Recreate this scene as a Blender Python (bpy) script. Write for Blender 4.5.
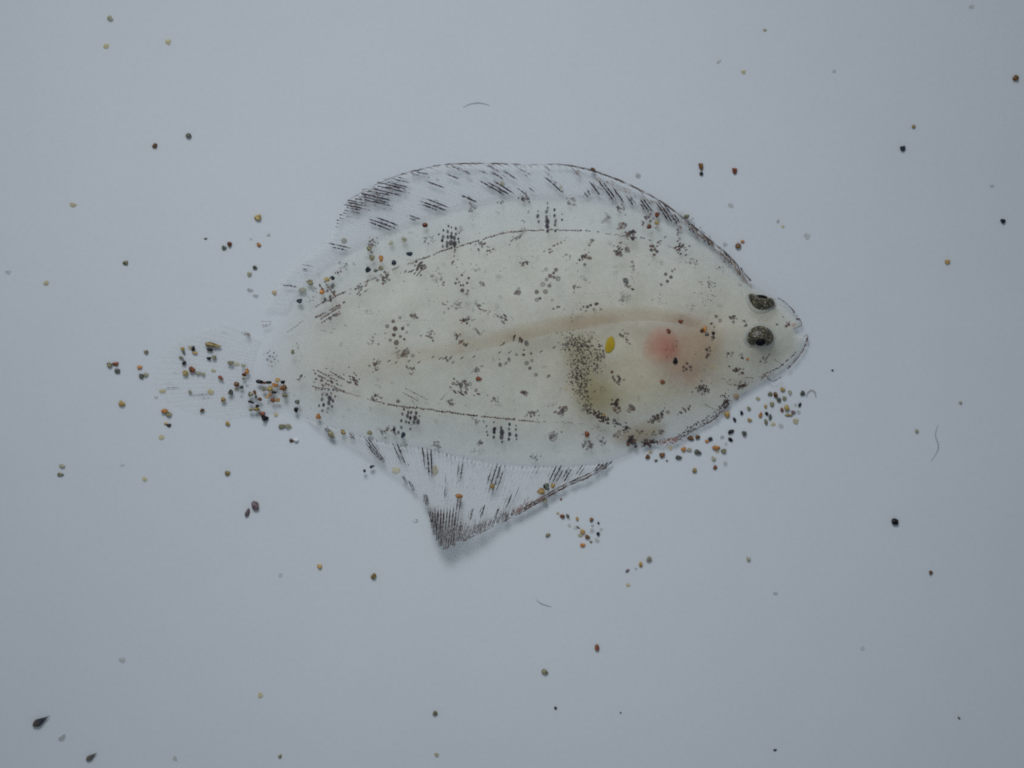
# A translucent juvenile flatfish lying in a white tray among loose sand grains, seen from above.
import bpy, bmesh, math, random
import numpy as np
from mathutils import Vector, noise
from mathutils.bvhtree import BVHTree

for _o in list(bpy.data.objects):
    bpy.data.objects.remove(_o)
SC = bpy.context.scene
COL = SC.collection

# ---------------------------------------------------------------- camera, world, light, exposure
U = 4.0e-5            # metres of tray per photo pixel (41 mm across the picture, fish about 28 mm long)
D = 0.25              # camera height over the tray
cam_d = bpy.data.cameras.new("camera")
cam_d.sensor_width = 36.0
cam_d.lens = 36.0 * D / (1024 * U)
cam_d.clip_start = 0.005
cam_d.clip_end = 20.0
cam_d.dof.use_dof = True
cam_d.dof.focus_distance = D - 0.0007
cam_d.dof.aperture_fstop = 24.0
cam = bpy.data.objects.new("camera", cam_d)
cam.location = (0, 0, D)
COL.objects.link(cam)
SC.camera = cam

world = bpy.data.worlds.new("World")
SC.world = world
world.use_nodes = True
bg = world.node_tree.nodes["Background"]
bg.inputs["Color"].default_value = (0.79, 0.94, 1.09, 1)
bg.inputs["Strength"].default_value = 0.232

lamp_d = bpy.data.lights.new("soft_lamp", "AREA")     # a soft lamp beyond the fish's back; its pool of light fades towards the corners
lamp_d.shape = "DISK"
lamp_d.size = 0.06
lamp_d.spread = math.radians(36.0)
lamp_d.energy = 0.0052
lamp_d.color = (0.95, 0.985, 1.05)
lamp = bpy.data.objects.new("soft_lamp", lamp_d)
lamp.location = (-0.020, 0.080, 0.100)
lamp.rotation_euler = (Vector(((420 - 512) * U, (384 - 250) * U, 0)) - Vector(lamp.location)).to_track_quat("-Z", "Y").to_euler()
COL.objects.link(lamp)

SC.view_settings.view_transform = "Standard"
SC.view_settings.look = "None"
SC.view_settings.exposure = 0.0
SC.view_settings.gamma = 1.0
SC.view_settings.use_curve_mapping = False
SC.render.engine = "CYCLES"
SC.cycles.transparent_max_bounces = 48
SC.cycles.max_bounces = 8
SC.cycles.filter_width = 1.85
SC.cycles.use_denoising = False

RNG = random.Random(7)


def P(px, py, z=0.0):
    """The point at height z that photo pixel (px, py) shows."""
    f = (D - z) / D
    return Vector(((px - 512) * U * f, (384 - py) * U * f, z))


# ---------------------------------------------------------------- materials
def nodes_of(name):
    m = bpy.data.materials.new(name)
    m.use_nodes = True
    nt = m.node_tree
    return m, nt, nt.nodes["Principled BSDF"]


def N(nt, t, **kw):
    n = nt.nodes.new(t)
    for k, v in kw.items():
        if k.startswith("i_"):
            n.inputs[k[2:].replace("_", " ")].default_value = v
        else:
            setattr(n, k, v)
    return n


def ramp(nt, stops):
    r = nt.nodes.new("ShaderNodeValToRGB")
    while len(r.color_ramp.elements) < len(stops):
        r.color_ramp.elements.new(0.5)
    for e, (p, c) in zip(r.color_ramp.elements, stops):
        e.position = p
        e.color = c if len(c) == 4 else (*c, 1)
    return r


def mat_tray():
    m, nt, b = nodes_of("tray_plastic")
    L = nt.links.new
    tc = N(nt, "ShaderNodeTexCoord")
    n1 = N(nt, "ShaderNodeTexNoise", i_Scale=45.0, i_Detail=3.0)
    n2 = N(nt, "ShaderNodeTexNoise", i_Scale=5200.0, i_Detail=2.0, i_Roughness=0.7)
    n3 = N(nt, "ShaderNodeTexNoise", i_Scale=520.0, i_Detail=4.0)
    for n in (n1, n2, n3):
        L(tc.outputs["Object"], n.inputs["Vector"])
    r1 = ramp(nt, [(0.3, (0.655, 0.675, 0.695)), (0.7, (0.69, 0.71, 0.72))])
    L(n1.outputs["Fac"], r1.inputs["Fac"])
    r3 = ramp(nt, [(0.3, (0.985, 0.985, 0.98)), (0.7, (1.0, 1.0, 1.0))])
    L(n3.outputs["Fac"], r3.inputs["Fac"])
    r2 = ramp(nt, [(0.25, (0.955, 0.955, 0.955)), (0.75, (1.0, 1.0, 1.0))])
    L(n2.outputs["Fac"], r2.inputs["Fac"])
    a = N(nt, "ShaderNodeMix", data_type="RGBA", blend_type="MULTIPLY")
    a.inputs["Factor"].default_value = 1
    L(r1.outputs["Color"], a.inputs["A"]); L(r3.outputs["Color"], a.inputs["B"])
    c = N(nt, "ShaderNodeMix", data_type="RGBA", blend_type="MULTIPLY")
    c.inputs["Factor"].default_value = 1
    L(a.outputs["Result"], c.inputs["A"]); L(r2.outputs["Color"], c.inputs["B"])
    L(c.outputs["Result"], b.inputs["Base Color"])
    b.inputs["Roughness"].default_value = 0.6
    b.inputs["Specular IOR Level"].default_value = 0.25
    return m


def mat_attr(name, rough=0.5, spec=0.3, mottle=0.0, mscale=900.0):
    """Colour and opacity from the mesh's 'tone' attribute (pigment, tissue thickness), with procedural mottling."""
    m, nt, b = nodes_of(name)
    L = nt.links.new
    at = N(nt, "ShaderNodeAttribute", attribute_name="tone")
    if mottle:
        tc = N(nt, "ShaderNodeTexCoord")
        n1 = N(nt, "ShaderNodeTexNoise", i_Scale=mscale, i_Detail=5.0, i_Roughness=0.65)
        n2 = N(nt, "ShaderNodeTexNoise", i_Scale=mscale * 9, i_Detail=3.0)
        L(tc.outputs["Object"], n1.inputs["Vector"]); L(tc.outputs["Object"], n2.inputs["Vector"])
        r = ramp(nt, [(0.32, (1 - mottle, 1 - mottle, 1 - mottle * 1.25)), (0.68, (1, 1, 1))])
        L(n1.outputs["Fac"], r.inputs["Fac"])
        r2 = ramp(nt, [(0.25, (1 - mottle * 0.7,) * 3), (0.7, (1, 1, 1))])
        L(n2.outputs["Fac"], r2.inputs["Fac"])
        a = N(nt, "ShaderNodeMix", data_type="RGBA", blend_type="MULTIPLY"); a.inputs["Factor"].default_value = 1
        c = N(nt, "ShaderNodeMix", data_type="RGBA", blend_type="MULTIPLY"); c.inputs["Factor"].default_value = 1
        L(at.outputs["Color"], a.inputs["A"]); L(r.outputs["Color"], a.inputs["B"])
        L(a.outputs["Result"], c.inputs["A"]); L(r2.outputs["Color"], c.inputs["B"])
        L(c.outputs["Result"], b.inputs["Base Color"])
        bp = N(nt, "ShaderNodeBump", i_Strength=0.25, i_Distance=2e-5)
        L(n2.outputs["Fac"], bp.inputs["Height"])
        L(bp.outputs["Normal"], b.inputs["Normal"])
    else:
        L(at.outputs["Color"], b.inputs["Base Color"])
    L(at.outputs["Alpha"], b.inputs["Alpha"])
    b.inputs["Roughness"].default_value = rough
    b.inputs["Specular IOR Level"].default_value = spec
    return m


def mat_eye():
    m, nt, b = nodes_of("iris_speckle")
    L = nt.links.new
    tc = N(nt, "ShaderNodeTexCoord")
    v = N(nt, "ShaderNodeTexVoronoi", i_Scale=16000.0)
    n = N(nt, "ShaderNodeTexNoise", i_Scale=8200.0, i_Detail=6.0, i_Roughness=0.8)
    n2 = N(nt, "ShaderNodeTexNoise", i_Scale=14000.0, i_Detail=2.0)
    for q in (v, n, n2):
        L(tc.outputs["Object"], q.inputs["Vector"])
    r = ramp(nt, [(0.36, (0.008, 0.007, 0.005)), (0.50, (0.050, 0.044, 0.026)), (0.60, (0.11, 0.098, 0.058)), (0.70, (0.26, 0.23, 0.14))])
    L(n.outputs["Fac"], r.inputs["Fac"])
    r2 = ramp(nt, [(0.58, (0, 0, 0)), (0.68, (1, 1, 1))])
    L(n2.outputs["Fac"], r2.inputs["Fac"])
    mx = N(nt, "ShaderNodeMix", data_type="RGBA")
    L(r2.outputs["Color"], mx.inputs["Factor"]); L(r.outputs["Color"], mx.inputs["A"])
    mx.inputs["B"].default_value = (0.46, 0.38, 0.24, 1)
    L(mx.outputs["Result"], b.inputs["Base Color"])
    b.inputs["Roughness"].default_value = 0.35
    b.inputs["Specular IOR Level"].default_value = 0.4
    bp = N(nt, "ShaderNodeBump", i_Strength=0.5, i_Distance=1.5e-5)
    L(v.outputs["Distance"], bp.inputs["Height"]); L(bp.outputs["Normal"], b.inputs["Normal"])
    return m


def mat_grain(name, c1, c2, alpha=1.0, rough=0.35):
    m, nt, b = nodes_of("grain_" + name)
    L = nt.links.new
    tc = N(nt, "ShaderNodeTexCoord")
    oi = N(nt, "ShaderNodeObjectInfo")
    ad = N(nt, "ShaderNodeVectorMath", operation="ADD")
    sc_ = N(nt, "ShaderNodeVectorMath", operation="SCALE"); sc_.inputs["Scale"].default_value = 37.0
    cb = N(nt, "ShaderNodeCombineXYZ")
    for s in "XYZ":
        L(oi.outputs["Random"], cb.inputs[s])
    L(cb.outputs[0], sc_.inputs[0])
    L(tc.outputs["Object"], ad.inputs[0]); L(sc_.outputs[0], ad.inputs[1])
    n = N(nt, "ShaderNodeTexNoise", i_Scale=1.25, i_Detail=5.0, i_Roughness=0.65)
    L(ad.outputs[0], n.inputs["Vector"])
    r = ramp(nt, [(0.38, c1), (0.58, c2)])
    L(n.outputs["Fac"], r.inputs["Fac"])
    hv = N(nt, "ShaderNodeHueSaturation")
    mr = N(nt, "ShaderNodeMapRange", i_To_Min=0.72, i_To_Max=1.25)
    L(oi.outputs["Random"], mr.inputs["Value"])
    L(mr.outputs["Result"], hv.inputs["Value"]); L(r.outputs["Color"], hv.inputs["Color"])
    L(hv.outputs["Color"], b.inputs["Base Color"])
    b.inputs["Roughness"].default_value = rough
    b.inputs["Alpha"].default_value = alpha
    b.inputs["Specular IOR Level"].default_value = 0.22
    b.inputs["Subsurface Weight"].default_value = 0.0
    return m


M_TRAY = mat_tray()
M_SKIN = mat_attr("skin", 0.42, 0.30, 0.16, 620.0)
M_FIN = mat_attr("fin_tissue", 0.5, 0.2, 0.08, 900.0)
M_PIG = mat_attr("pigment", 0.6, 0.15)
M_ORGAN = mat_attr("organ_tissue", 0.6, 0.2, 0.22, 2200.0)
M_EYE = mat_eye()
_m, _nt, _b = nodes_of("pupil")
_b.inputs["Base Color"].default_value = (0.004, 0.004, 0.006, 1)
_b.inputs["Roughness"].default_value = 0.5
_b.inputs["Specular IOR Level"].default_value = 0.1
_n = N(_nt, "ShaderNodeTexNoise", i_Scale=9000.0)
_r = ramp(_nt, [(0.3, (0.003, 0.003, 0.004)), (0.8, (0.009, 0.009, 0.014))])
_nt.links.new(_n.outputs["Fac"], _r.inputs["Fac"]); _nt.links.new(_r.outputs["Color"], _b.inputs["Base Color"])
M_PUPIL = _m
_m, _nt, _b = nodes_of("iris_rim")
_n = N(_nt, "ShaderNodeTexNoise", i_Scale=9000.0)
_r = ramp(_nt, [(0.3, (0.22, 0.20, 0.15)), (0.75, (0.55, 0.53, 0.45))])
_nt.links.new(_n.outputs["Fac"], _r.inputs["Fac"]); _nt.links.new(_r.outputs["Color"], _b.inputs["Base Color"])
M_IRIS = _m

# code: (name for labels, dark tone, light tone, opacity)
GRAIN = {
    "k": ("black", (0.003, 0.003, 0.004), (0.010, 0.010, 0.012), 1.0),
    "g": ("dark grey-green", (0.014, 0.018, 0.014), (0.16, 0.165, 0.13), 1.0),
    "n": ("blue-black", (0.003, 0.005, 0.010), (0.035, 0.050, 0.068), 1.0),
    "b": ("dark brown", (0.028, 0.014, 0.006), (0.24, 0.115, 0.040), 1.0),
    "r": ("red-brown", (0.055, 0.014, 0.008), (0.32, 0.11, 0.05), 1.0),
    "o": ("orange", (0.34, 0.11, 0.020), (0.62, 0.29, 0.085), 0.88),
    "a": ("amber", (0.30, 0.16, 0.030), (0.66, 0.44, 0.15), 0.80),
    "c": ("ochre", (0.20, 0.135, 0.035), (0.54, 0.40, 0.16), 0.88),
    "v": ("olive", (0.075, 0.066, 0.030), (0.40, 0.36, 0.20), 0.80),
    "t": ("tan", (0.26, 0.235, 0.14), (0.52, 0.49, 0.34), 0.62),
    "y": ("pale yellow", (0.56, 0.45, 0.18), (0.70, 0.62, 0.38), 0.45),
    "p": ("pale grey", (0.36, 0.38, 0.33), (0.62, 0.63, 0.57), 0.24),
    "w": ("white", (0.80, 0.80, 0.78), (0.88, 0.88, 0.86), 1.0),
    "u": ("purple-brown", (0.07, 0.045, 0.055), (0.26, 0.18, 0.19), 0.75),
}
M_GRAIN = {k: mat_grain(v[0].replace(" ", "_"), v[1], v[2], v[3]) for k, v in GRAIN.items()}


# ---------------------------------------------------------------- mesh helpers
def link(name, me, mat, parent=None, smooth=True):
    o = bpy.data.objects.new(name, me)
    if mat is not None and not me.materials:
        me.materials.append(mat)
    COL.objects.link(o)
    if parent is not None:
        o.parent = parent
    if smooth and len(me.polygons):
        me.polygons.foreach_set("use_smooth", [True] * len(me.polygons))
    return o


def mesh(name, verts, faces, tones=None):
    me = bpy.data.meshes.new(name)
    me.from_pydata([tuple(v) for v in verts], [], faces)
    if tones is not None:
        at = me.color_attributes.new("tone", "FLOAT_COLOR", "POINT")
        at.data.foreach_set("color", np.asarray(tones, dtype=np.float32).ravel())
    me.update()
    return me


def tag(o, label=None, cat=None, group=None, kind=None):
    for k, v in (("label", label), ("category", cat), ("group", group), ("kind", kind)):
        if v:
            o[k] = v
    return o


def catmull(pts, n, closed=False):
    """n points spread evenly along a smooth curve through pts."""
    p = np.asarray(pts, float)
    m = len(p)
    out = []
    segs = m if closed else m - 1
    for i in range(segs):
        if closed:
            a, b, c, d = p[(i - 1) % m], p[i], p[(i + 1) % m], p[(i + 2) % m]
        else:
            a, b, c, d = p[max(i - 1, 0)], p[i], p[i + 1], p[min(i + 2, m - 1)]
        for t in np.linspace(0, 1, 12, endpoint=False):
            out.append(0.5 * ((2 * b) + (c - a) * t + (2 * a - 5 * b + 4 * c - d) * t * t + (3 * b - a - 3 * c + d) * t ** 3))
    out.append(p[0] if closed else p[-1])
    out = np.array(out)
    s = np.concatenate([[0], np.cumsum(np.linalg.norm(np.diff(out[:, :2], axis=0), axis=1))])
    q = np.linspace(0, s[-1], n + 1)[:-1] if closed else np.linspace(0, s[-1], n)
    return np.stack([np.interp(q, s, out[:, k]) for k in range(out.shape[1])], axis=1)


# ---------------------------------------------------------------- the tray
def build_tray():
    n = 24
    h = 0.6
    vs, fs = [], []
    for j in range(n + 1):
        for i in range(n + 1):
            vs.append((-h + 2 * h * i / n, -h + 2 * h * j / n, 0))
    for j in range(n):
        for i in range(n):
            a = j * (n + 1) + i
            fs.append((a, a + 1, a + n + 2, a + n + 1))
    o = link("tray_floor", mesh("tray_floor", vs, fs), M_TRAY)
    tag(o, "smooth white plastic tray floor under the fish and sand", "tray", None, "structure")
    return o


build_tray()

# ---------------------------------------------------------------- the fish
fish = bpy.data.objects.new("flatfish", None)
fish.empty_display_size = 0.005
fish.location = P(520, 350)
COL.objects.link(fish)
tag(fish, "small translucent juvenile flatfish with dark speckles lying flat on the tray", "fish")


def child(name, me, mat, parent, smooth=True):
    """A part given in world coordinates, parented to the fish (or to a part of it, whose origin is the fish's)."""
    me.transform(__import__("mathutils").Matrix.Translation(-fish.location))
    o = link(name, me, mat, parent, smooth)
    return o


OUTLINE = [(803, 325), (799, 317), (791, 308), (782, 301), (775, 297.5), (766, 293), (757, 288), (748, 281), (735, 267), (712, 245), (690, 230), (672, 221),
           (645, 208), (616, 200), (590, 195.5), (565, 194), (538, 194), (510, 195), (482, 199), (455, 205), (425, 215), (395, 226), (370, 238),
           (350, 247), (330, 260), (312, 275), (297, 292), (284, 311), (272, 328), (262, 343), (256, 356), (254, 372), (257, 386), (266, 398), (278, 407),
           (292, 413), (305, 418), (320, 423.5), (345, 431), (362, 437), (392, 444.5), (428, 450), (466, 459), (500, 465), (540, 467.5), (580, 466.5),
           (612, 461), (640, 449.5), (662, 442), (690, 433), (712, 421), (728, 406), (742, 396), (757, 387), (771, 378.5), (785, 370), (797, 357), (805, 345), (809, 336),
           (805, 334.5), (799, 335), (795, 332.5), (798, 329)]
TH_X = [250, 275, 320, 450, 600, 700, 760, 790, 812]
TH_Y = [0.07, 0.18, 0.40, 0.66, 0.88, 0.95, 0.78, 0.45, 0.20]
RIM_Z = 0.26e-3


def thick(px):
    return float(np.interp(px, TH_X, TH_Y)) * 1e-3


def lerp3(a, b, t):
    return tuple(a[i] + (b[i] - a[i]) * t for i in range(3))


def smooth01(x, a, b):
    t = min(1.0, max(0.0, (x - a) / (b - a)))
    return t * t * (3 - 2 * t)


def skin_tone(px, py, s):
    """Natural colour and opacity of the tissue: greyish and clear at the thin rim and tail, denser and yellower over the belly and head."""
    G = lambda cx, cy, rx, ry: math.exp(-(((px - cx) / rx) ** 2 + ((py - cy) / ry) ** 2))
    belly = G(655, 365, 115, 60)
    c = lerp3((0.86, 0.86, 0.735), (0.85, 0.73, 0.47), min(1, 0.10 + 0.50 * belly + 0.12 * s + 0.25 * G(330, 360, 70, 50)))
    for cx, cy, rx, ry, col, k in ((598, 396, 24, 32, (0.48, 0.39, 0.19), .75), (580, 352, 20, 18, (0.52, 0.44, 0.28), .6), (640, 437, 30, 9, (0.50, 0.36, 0.20), .55), (703, 343, 24, 24, (0.58, 0.40, 0.26), .6),
                                   (688, 374, 24, 16, (0.66, 0.44, 0.34), .55), (664, 346, 21, 17, (0.64, 0.32, 0.24), .70), (671, 349, 11, 12, (0.56, 0.20, 0.13), .4), (686, 320, 18, 8, (0.55, 0.36, 0.28), .55),
                                   (463, 335, 9, 30, (0.60, 0.50, 0.33), .45), (405, 352, 34, 9, (0.62, 0.54, 0.38), .4), (530, 350, 12, 20, (0.60, 0.50, 0.36), .4), (330, 380, 20, 10, (0.62, 0.46, 0.32), .5),
                                   (330, 310, 16, 10, (0.62, 0.50, 0.38), .4), (590, 322, 40, 8, (0.58, 0.43, 0.29), .45), (520, 336, 34, 7, (0.60, 0.48, 0.33), .4), (745, 382, 26, 6, (0.60, 0.44, 0.30), .5), (785, 352, 10, 8, (0.62, 0.54, 0.32), .4),
                                   (628, 246, 22, 14, (0.62, 0.55, 0.42), .35), (560, 378, 12, 24, (0.66, 0.57, 0.42), .4)):
        c = lerp3(c, col, k * G(cx, cy, rx, ry))
    core = max(smooth01(s, 0.04, 0.46), smooth01(px, 640, 730) * min(1.0, s * 4.5))
    my = float(np.interp(px, [300, 450, 600, 770], [364, 346, 336, 338]))
    band = math.sin(px / 5.2 + abs(py - my) * 0.085) * (1 - smooth01(px, 540, 640))
    cloud = noise.noise(Vector((px / 24, py / 24, 9.1))) + 0.6 * noise.noise(Vector((px / 10, py / 10, 5.1)))
    c = lerp3((0.86, 0.885, 0.815), c, 0.45 + 0.60 * core)
    c = lerp3(c, (0.58, 0.50, 0.36), min(0.5, max(0.0, 0.05 + 0.05 * band * core + 0.13 * cloud)))
    a = (0.31 + (0.21 + 0.035 * band + 0.05 * cloud) * core + 0.06 * belly) * (0.22 + 0.78 * smooth01(s, 0.0, 0.10))
    a *= float(np.interp(px, [250, 300, 400], [0.05, 0.52, 1.0]))
    return (*c, min(0.85, a))


def build_body():
    n, K = 420, 30
    out = catmull(OUTLINE, n, True)
    ker = np.exp(-(np.arange(-30, 31) / 11.0) ** 2); ker /= ker.sum()
    soft = np.stack([np.convolve(np.concatenate([out[-30:, q], out[:, q], out[:30, q]]), ker, "valid") for q in (0, 1)], axis=1)
    med_x = [300, 450, 600, 770]
    med_y = [364, 346, 336, 338]
    vs, tones, fs = [], [], []
    grid = []
    for k in range(K + 1):
        s = k / K
        prof = (1 - (1 - s) ** 2.0) ** 1.2
        row = []
        for i in range(n):
            x, y = out[i] + (soft[i] - out[i]) * min(1.0, s * 6.0)
            mx = 300 + (x - 254) / (809 - 254) * 470
            my = float(np.interp(mx, med_x, med_y))
            px, py = x + (mx - x) * s, y + (my - y) * s
            z = RIM_Z + thick(px) * prof
            z += (noise.noise(Vector((px / 26, py / 26, 1.7))) * 0.035e-3 + noise.noise(Vector((px / 9, py / 9, 4.7))) * 0.010e-3) * min(1, s * 3)
            row.append(len(vs))
            vs.append(P(px, py, z))
            tones.append(skin_tone(px, py, s))
        grid.append(row)
    top_n = len(fs)
    for k in range(K):
        for i in range(n):
            j = (i + 1) % n
            fs.append((grid[k][j], grid[k][i], grid[k + 1][i], grid[k + 1][j]))
    tops = list(fs)
    # the blind underside
    low = [grid[0]]
    KB = 8
    for k in range(1, KB + 1):
        s = k / KB
        row = []
        for i in range(n):
            x, y = out[i] + (soft[i] - out[i]) * min(1.0, s * 6.0)
            mx = 300 + (x - 254) / (809 - 254) * 470
            my = float(np.interp(mx, med_x, med_y))
            px, py = x + (mx - x) * s, y + (my - y) * s
            z = RIM_Z + (0.03e-3 - RIM_Z) * (1 - (1 - s) ** 3)
            row.append(len(vs))
            vs.append(P(px, py, z))
            t = skin_tone(px, py, s)
            tones.append((*t[:3], t[3] * 0.12))
        low.append(row)
    for k in range(KB):
        for i in range(n):
            j = (i + 1) % n
            fs.append((low[k][i], low[k][j], low[k + 1][j], low[k + 1][i]))
    bv = BVHTree.FromPolygons([v.copy() for v in vs], tops)
    o = child("body", mesh("body", vs, fs, tones), M_SKIN, fish)
    return o, bv


body, BODY_BVH = build_body()
EYE_POINT = Vector((0, 0, D))


def on_fish(px, py, z_else=0.30e-3):
    """Where the line of sight of a pixel meets the upper skin: (point, normal)."""
    d = (P(px, py, 0) - EYE_POINT).normalized()
    loc, nor, _i, _d = BODY_BVH.ray_cast(EYE_POINT, d)
    if loc is None:
        return P(px, py, z_else), Vector((0, 0, 1))
    if nor.z < 0:
        nor = -nor
    return loc, nor


# ---------------------------------------------------------------- pigment: soft discs, rings and dashes lying in the skin
DARK = (0.034, 0.025, 0.028)
INK = (0.022, 0.016, 0.020)
BROWN = (0.18, 0.088, 0.052)
RUST = (0.26, 0.075, 0.03)
GREY = (0.19, 0.172, 0.155)


class Pig:
    def __init__(self):
        self.v, self.f, self.t = [], [], []

    def blob(self, px, py, rx, ry, ang, col, a, soft=0.12, place=on_fish, lift=7e-6, seg=8):
        """A flat pigment cell hugging the skin; rx, ry in pixels, ang in degrees (picture sense, anticlockwise)."""
        loc, nor = place(px, py)
        tx = (Vector((1, 0, 0)) - nor * nor.x).normalized()
        ty = nor.cross(tx)
        ca, sa = math.cos(math.radians(ang)), math.sin(math.radians(ang))
        b = len(self.v)
        self.v.append(loc + nor * (lift * 1.6)); self.t.append((*col, a))
        for q, (rr, aa, hh) in enumerate(((0.62, a, 1.4), (1.0, a * soft, 1.0))):
            for k in range(seg):
                th = 2 * math.pi * k / seg
                w = rr * (1 + RNG.uniform(-0.14, 0.14))
                ex, ey = rx * w * math.cos(th), ry * w * math.sin(th)
                self.v.append(loc + (tx * (ex * ca - ey * sa) + ty * (ex * sa + ey * ca)) * U + nor * (lift * hh))
                self.t.append((*col, aa))
        for k in range(seg):
            j = (k + 1) % seg
            self.f.append((b, b + 1 + k, b + 1 + j))
            self.f.append((b + 1 + k, b + 1 + seg + k, b + 1 + seg + j, b + 1 + j))

    def ring(self, px, py, r, col, a, fill=0.35, place=on_fish, lift=7e-6, seg=10):
        """A pigment cell with a dark rim and a greyer middle."""
        loc, nor = place(px, py)
        tx = (Vector((1, 0, 0)) - nor * nor.x).normalized()
        ty = nor.cross(tx)
        b = len(self.v)
        self.v.append(loc + nor * (lift * 1.4)); self.t.append((*col, a * fill))
        lv = ((0.45, a * fill), (0.72, a), (1.0, a * 0.08))
        for rr, aa in lv:
            for k in range(seg):
                th = 2 * math.pi * k / seg
                w = r * rr * (1 + RNG.uniform(-0.1, 0.1))
                self.v.append(loc + (tx * (w * math.cos(th)) + ty * (w * math.sin(th))) * U + nor * lift)
                self.t.append((*col, aa))
        for k in range(seg):
            j = (k + 1) % seg
            self.f.append((b, b + 1 + k, b + 1 + j))
            for q in range(2):
                o = b + 1 + q * seg
                self.f.append((o + k, o + seg + k, o + seg + j, o + j))

    def dash(self, x0, y0, x1, y1, w, col, a, place=on_fish, lift=7e-6):
        L_ = math.hypot(x1 - x0, y1 - y0)
        self.blob((x0 + x1) / 2, (y0 + y1) / 2, L_ / 2 + 0.3, w, math.degrees(math.atan2(-(y1 - y0), x1 - x0)), col, a, 0.15, place, lift)

    def line(self, pts, w, col, a, step=2.6, gap=0.25, jit=0.5, place=on_fish, lift=7e-6):
        """A broken line of short dashes along pixel points."""
        ln = sum(math.dist(pts[i][:2], pts[i + 1][:2]) for i in range(len(pts) - 1))
        q = catmull(pts, max(3, int(ln / step)))
        for i in range(len(q) - 1):
            if RNG.random() < gap:
                continue
            j0, j1 = RNG.gauss(0, jit), RNG.gauss(0, jit)
            c = lerp3(col, BROWN if RNG.random() < 0.75 else RUST, RNG.random() * 0.8)
            self.dash(q[i][0], q[i][1] + j0, q[i + 1][0], q[i + 1][1] + j1, w * RNG.uniform(0.6, 1.35), c, a * RNG.uniform(0.55, 1.0), place, lift)

    def build(self, name, parent):
        if self.v:
            return child(name, mesh(name, self.v, self.f, self.t), M_PIG, parent)


def patch_rings(cx, cy, pts, a=0.75):
    p = Pig()
    for x, y, r, d in pts:
        p.ring(cx + x + RNG.gauss(0, .5), cy + y + RNG.gauss(0, .5), r * RNG.uniform(.68, 1.0), lerp3(lerp3(GREY, DARK, d), BROWN, RNG.random() * 0.5), a * (0.55 + 0.45 * d), 0.35 + 0.5 * d)
    return p


def patch(cx, cy, w, h, n, tone, kind="dots", ang=0.0, a=0.8, size=1.2):
    """One natural patch of pigment cells about (cx, cy)."""
    p = Pig()
    ca, sa = math.cos(math.radians(ang)), math.sin(math.radians(ang))
    for _ in range(int(n * 1.5)):
        ex, ey = RNG.gauss(0, w / 2.9), RNG.gauss(0, h / 3.2)
        x, y = cx + ex * ca - ey * sa, cy - (ex * sa + ey * ca)
        c = lerp3(GREY, DARK, min(1, max(0, tone + RNG.uniform(-0.25, 0.25))))
        if RNG.random() < 0.45:
            c = lerp3(c, BROWN, RNG.uniform(.4, 1))
        s = size * 1.12 * RNG.uniform(0.55, 1.4)
        if kind == "rings" and RNG.random() < 0.7:
            p.ring(x, y, s * 1.25, c, a * RNG.uniform(0.6, 1), RNG.uniform(0.25, 0.8))
        elif kind == "dash":
            L_ = s * RNG.uniform(0.7, 1.9)
            g = math.radians(ang + RNG.gauss(0, 9))
            p.dash(x - L_ * math.cos(g), y + L_ * math.sin(g), x + L_ * math.cos(g), y - L_ * math.sin(g), s * 0.78, c, a * RNG.uniform(0.6, 1))
        else:
            p.blob(x, y, s * RNG.uniform(0.8, 1.3), s * RNG.uniform(0.7, 1.1), RNG.uniform(0, 180), c, a * RNG.uniform(0.5, 1), 0.2)
    return p


def columns(cx, cy, cols, lean, tone=0.95, n=5, dy=5.0):
    """Rows of dark cells lined up along the interspinous muscles."""
    p = Pig()
    for dx, y0, m, big in cols:
        for k in range(m):
            if RNG.random() < 0.10:
                continue
            y = y0 + k * dy + RNG.uniform(-1.1, 1.1)
            x = cx + dx + lean * (y) + RNG.uniform(-0.7, 0.7)
            r = (1.35 + 1.6 * big * math.exp(-((k - m / 2) / (m / 3)) ** 2)) * RNG.uniform(0.65, 1.15)
            p.blob(x, cy + y, r * 1.2, r * 0.82, 90 + RNG.uniform(-15, 15), lerp3(GREY, lerp3(INK, (0.035, 0.022, 0.045), RNG.random()), tone * RNG.uniform(0.85, 1)), 1.0 * RNG.uniform(0.6, 1), 0.18)
    return p


def add(p):
    p.build("pigment_patch", body)


# large named patches read off the fish
add(columns(547, 218, [(-9, -6, 3, .7), (0, -16, 7, 1), (8, -8, 5, .9), (15, -3, 2, 0)], 0.0))
add(columns(449, 237, [(-10, -2, 3, .4), (-6, -6, 4, .8), (-1.5, -10, 5, 1.1), (2.5, -9, 5, 1.0), (6, -8, 5, 1.0), (9.5, -4, 3, .5)], -0.05))
add(columns(329, 394, [(-6, -4, 4, .4), (-2, -4, 5, 1.0), (2.5, -5, 5, 1.1), (6.5, -3, 4, .5)], -0.28))
add(columns(412, 412, [(-9, -2, 3, .5), (-4, -5, 4, .8), (0, -5, 4, 1.2), (4, -5, 4, .9), (9, 4, 2, 1)], -0.25))
add(columns(410, 424, [(-14, 0, 2, .5), (-8, -1, 3, .4), (3, 4, 2, .5)], -0.4))
add(columns(502, 428, [(-15, -2, 3, .2), (-8, -5, 4, 1), (-0.5, -6, 5, 1.1), (7, -4, 4, .9), (14.5, -3, 4, .3)], 0.0))
add(columns(328, 291, [(-6, -6, 4, .9), (0, -5, 4, 1.0), (6, -14, 4, .8)], 0.3))

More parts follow.
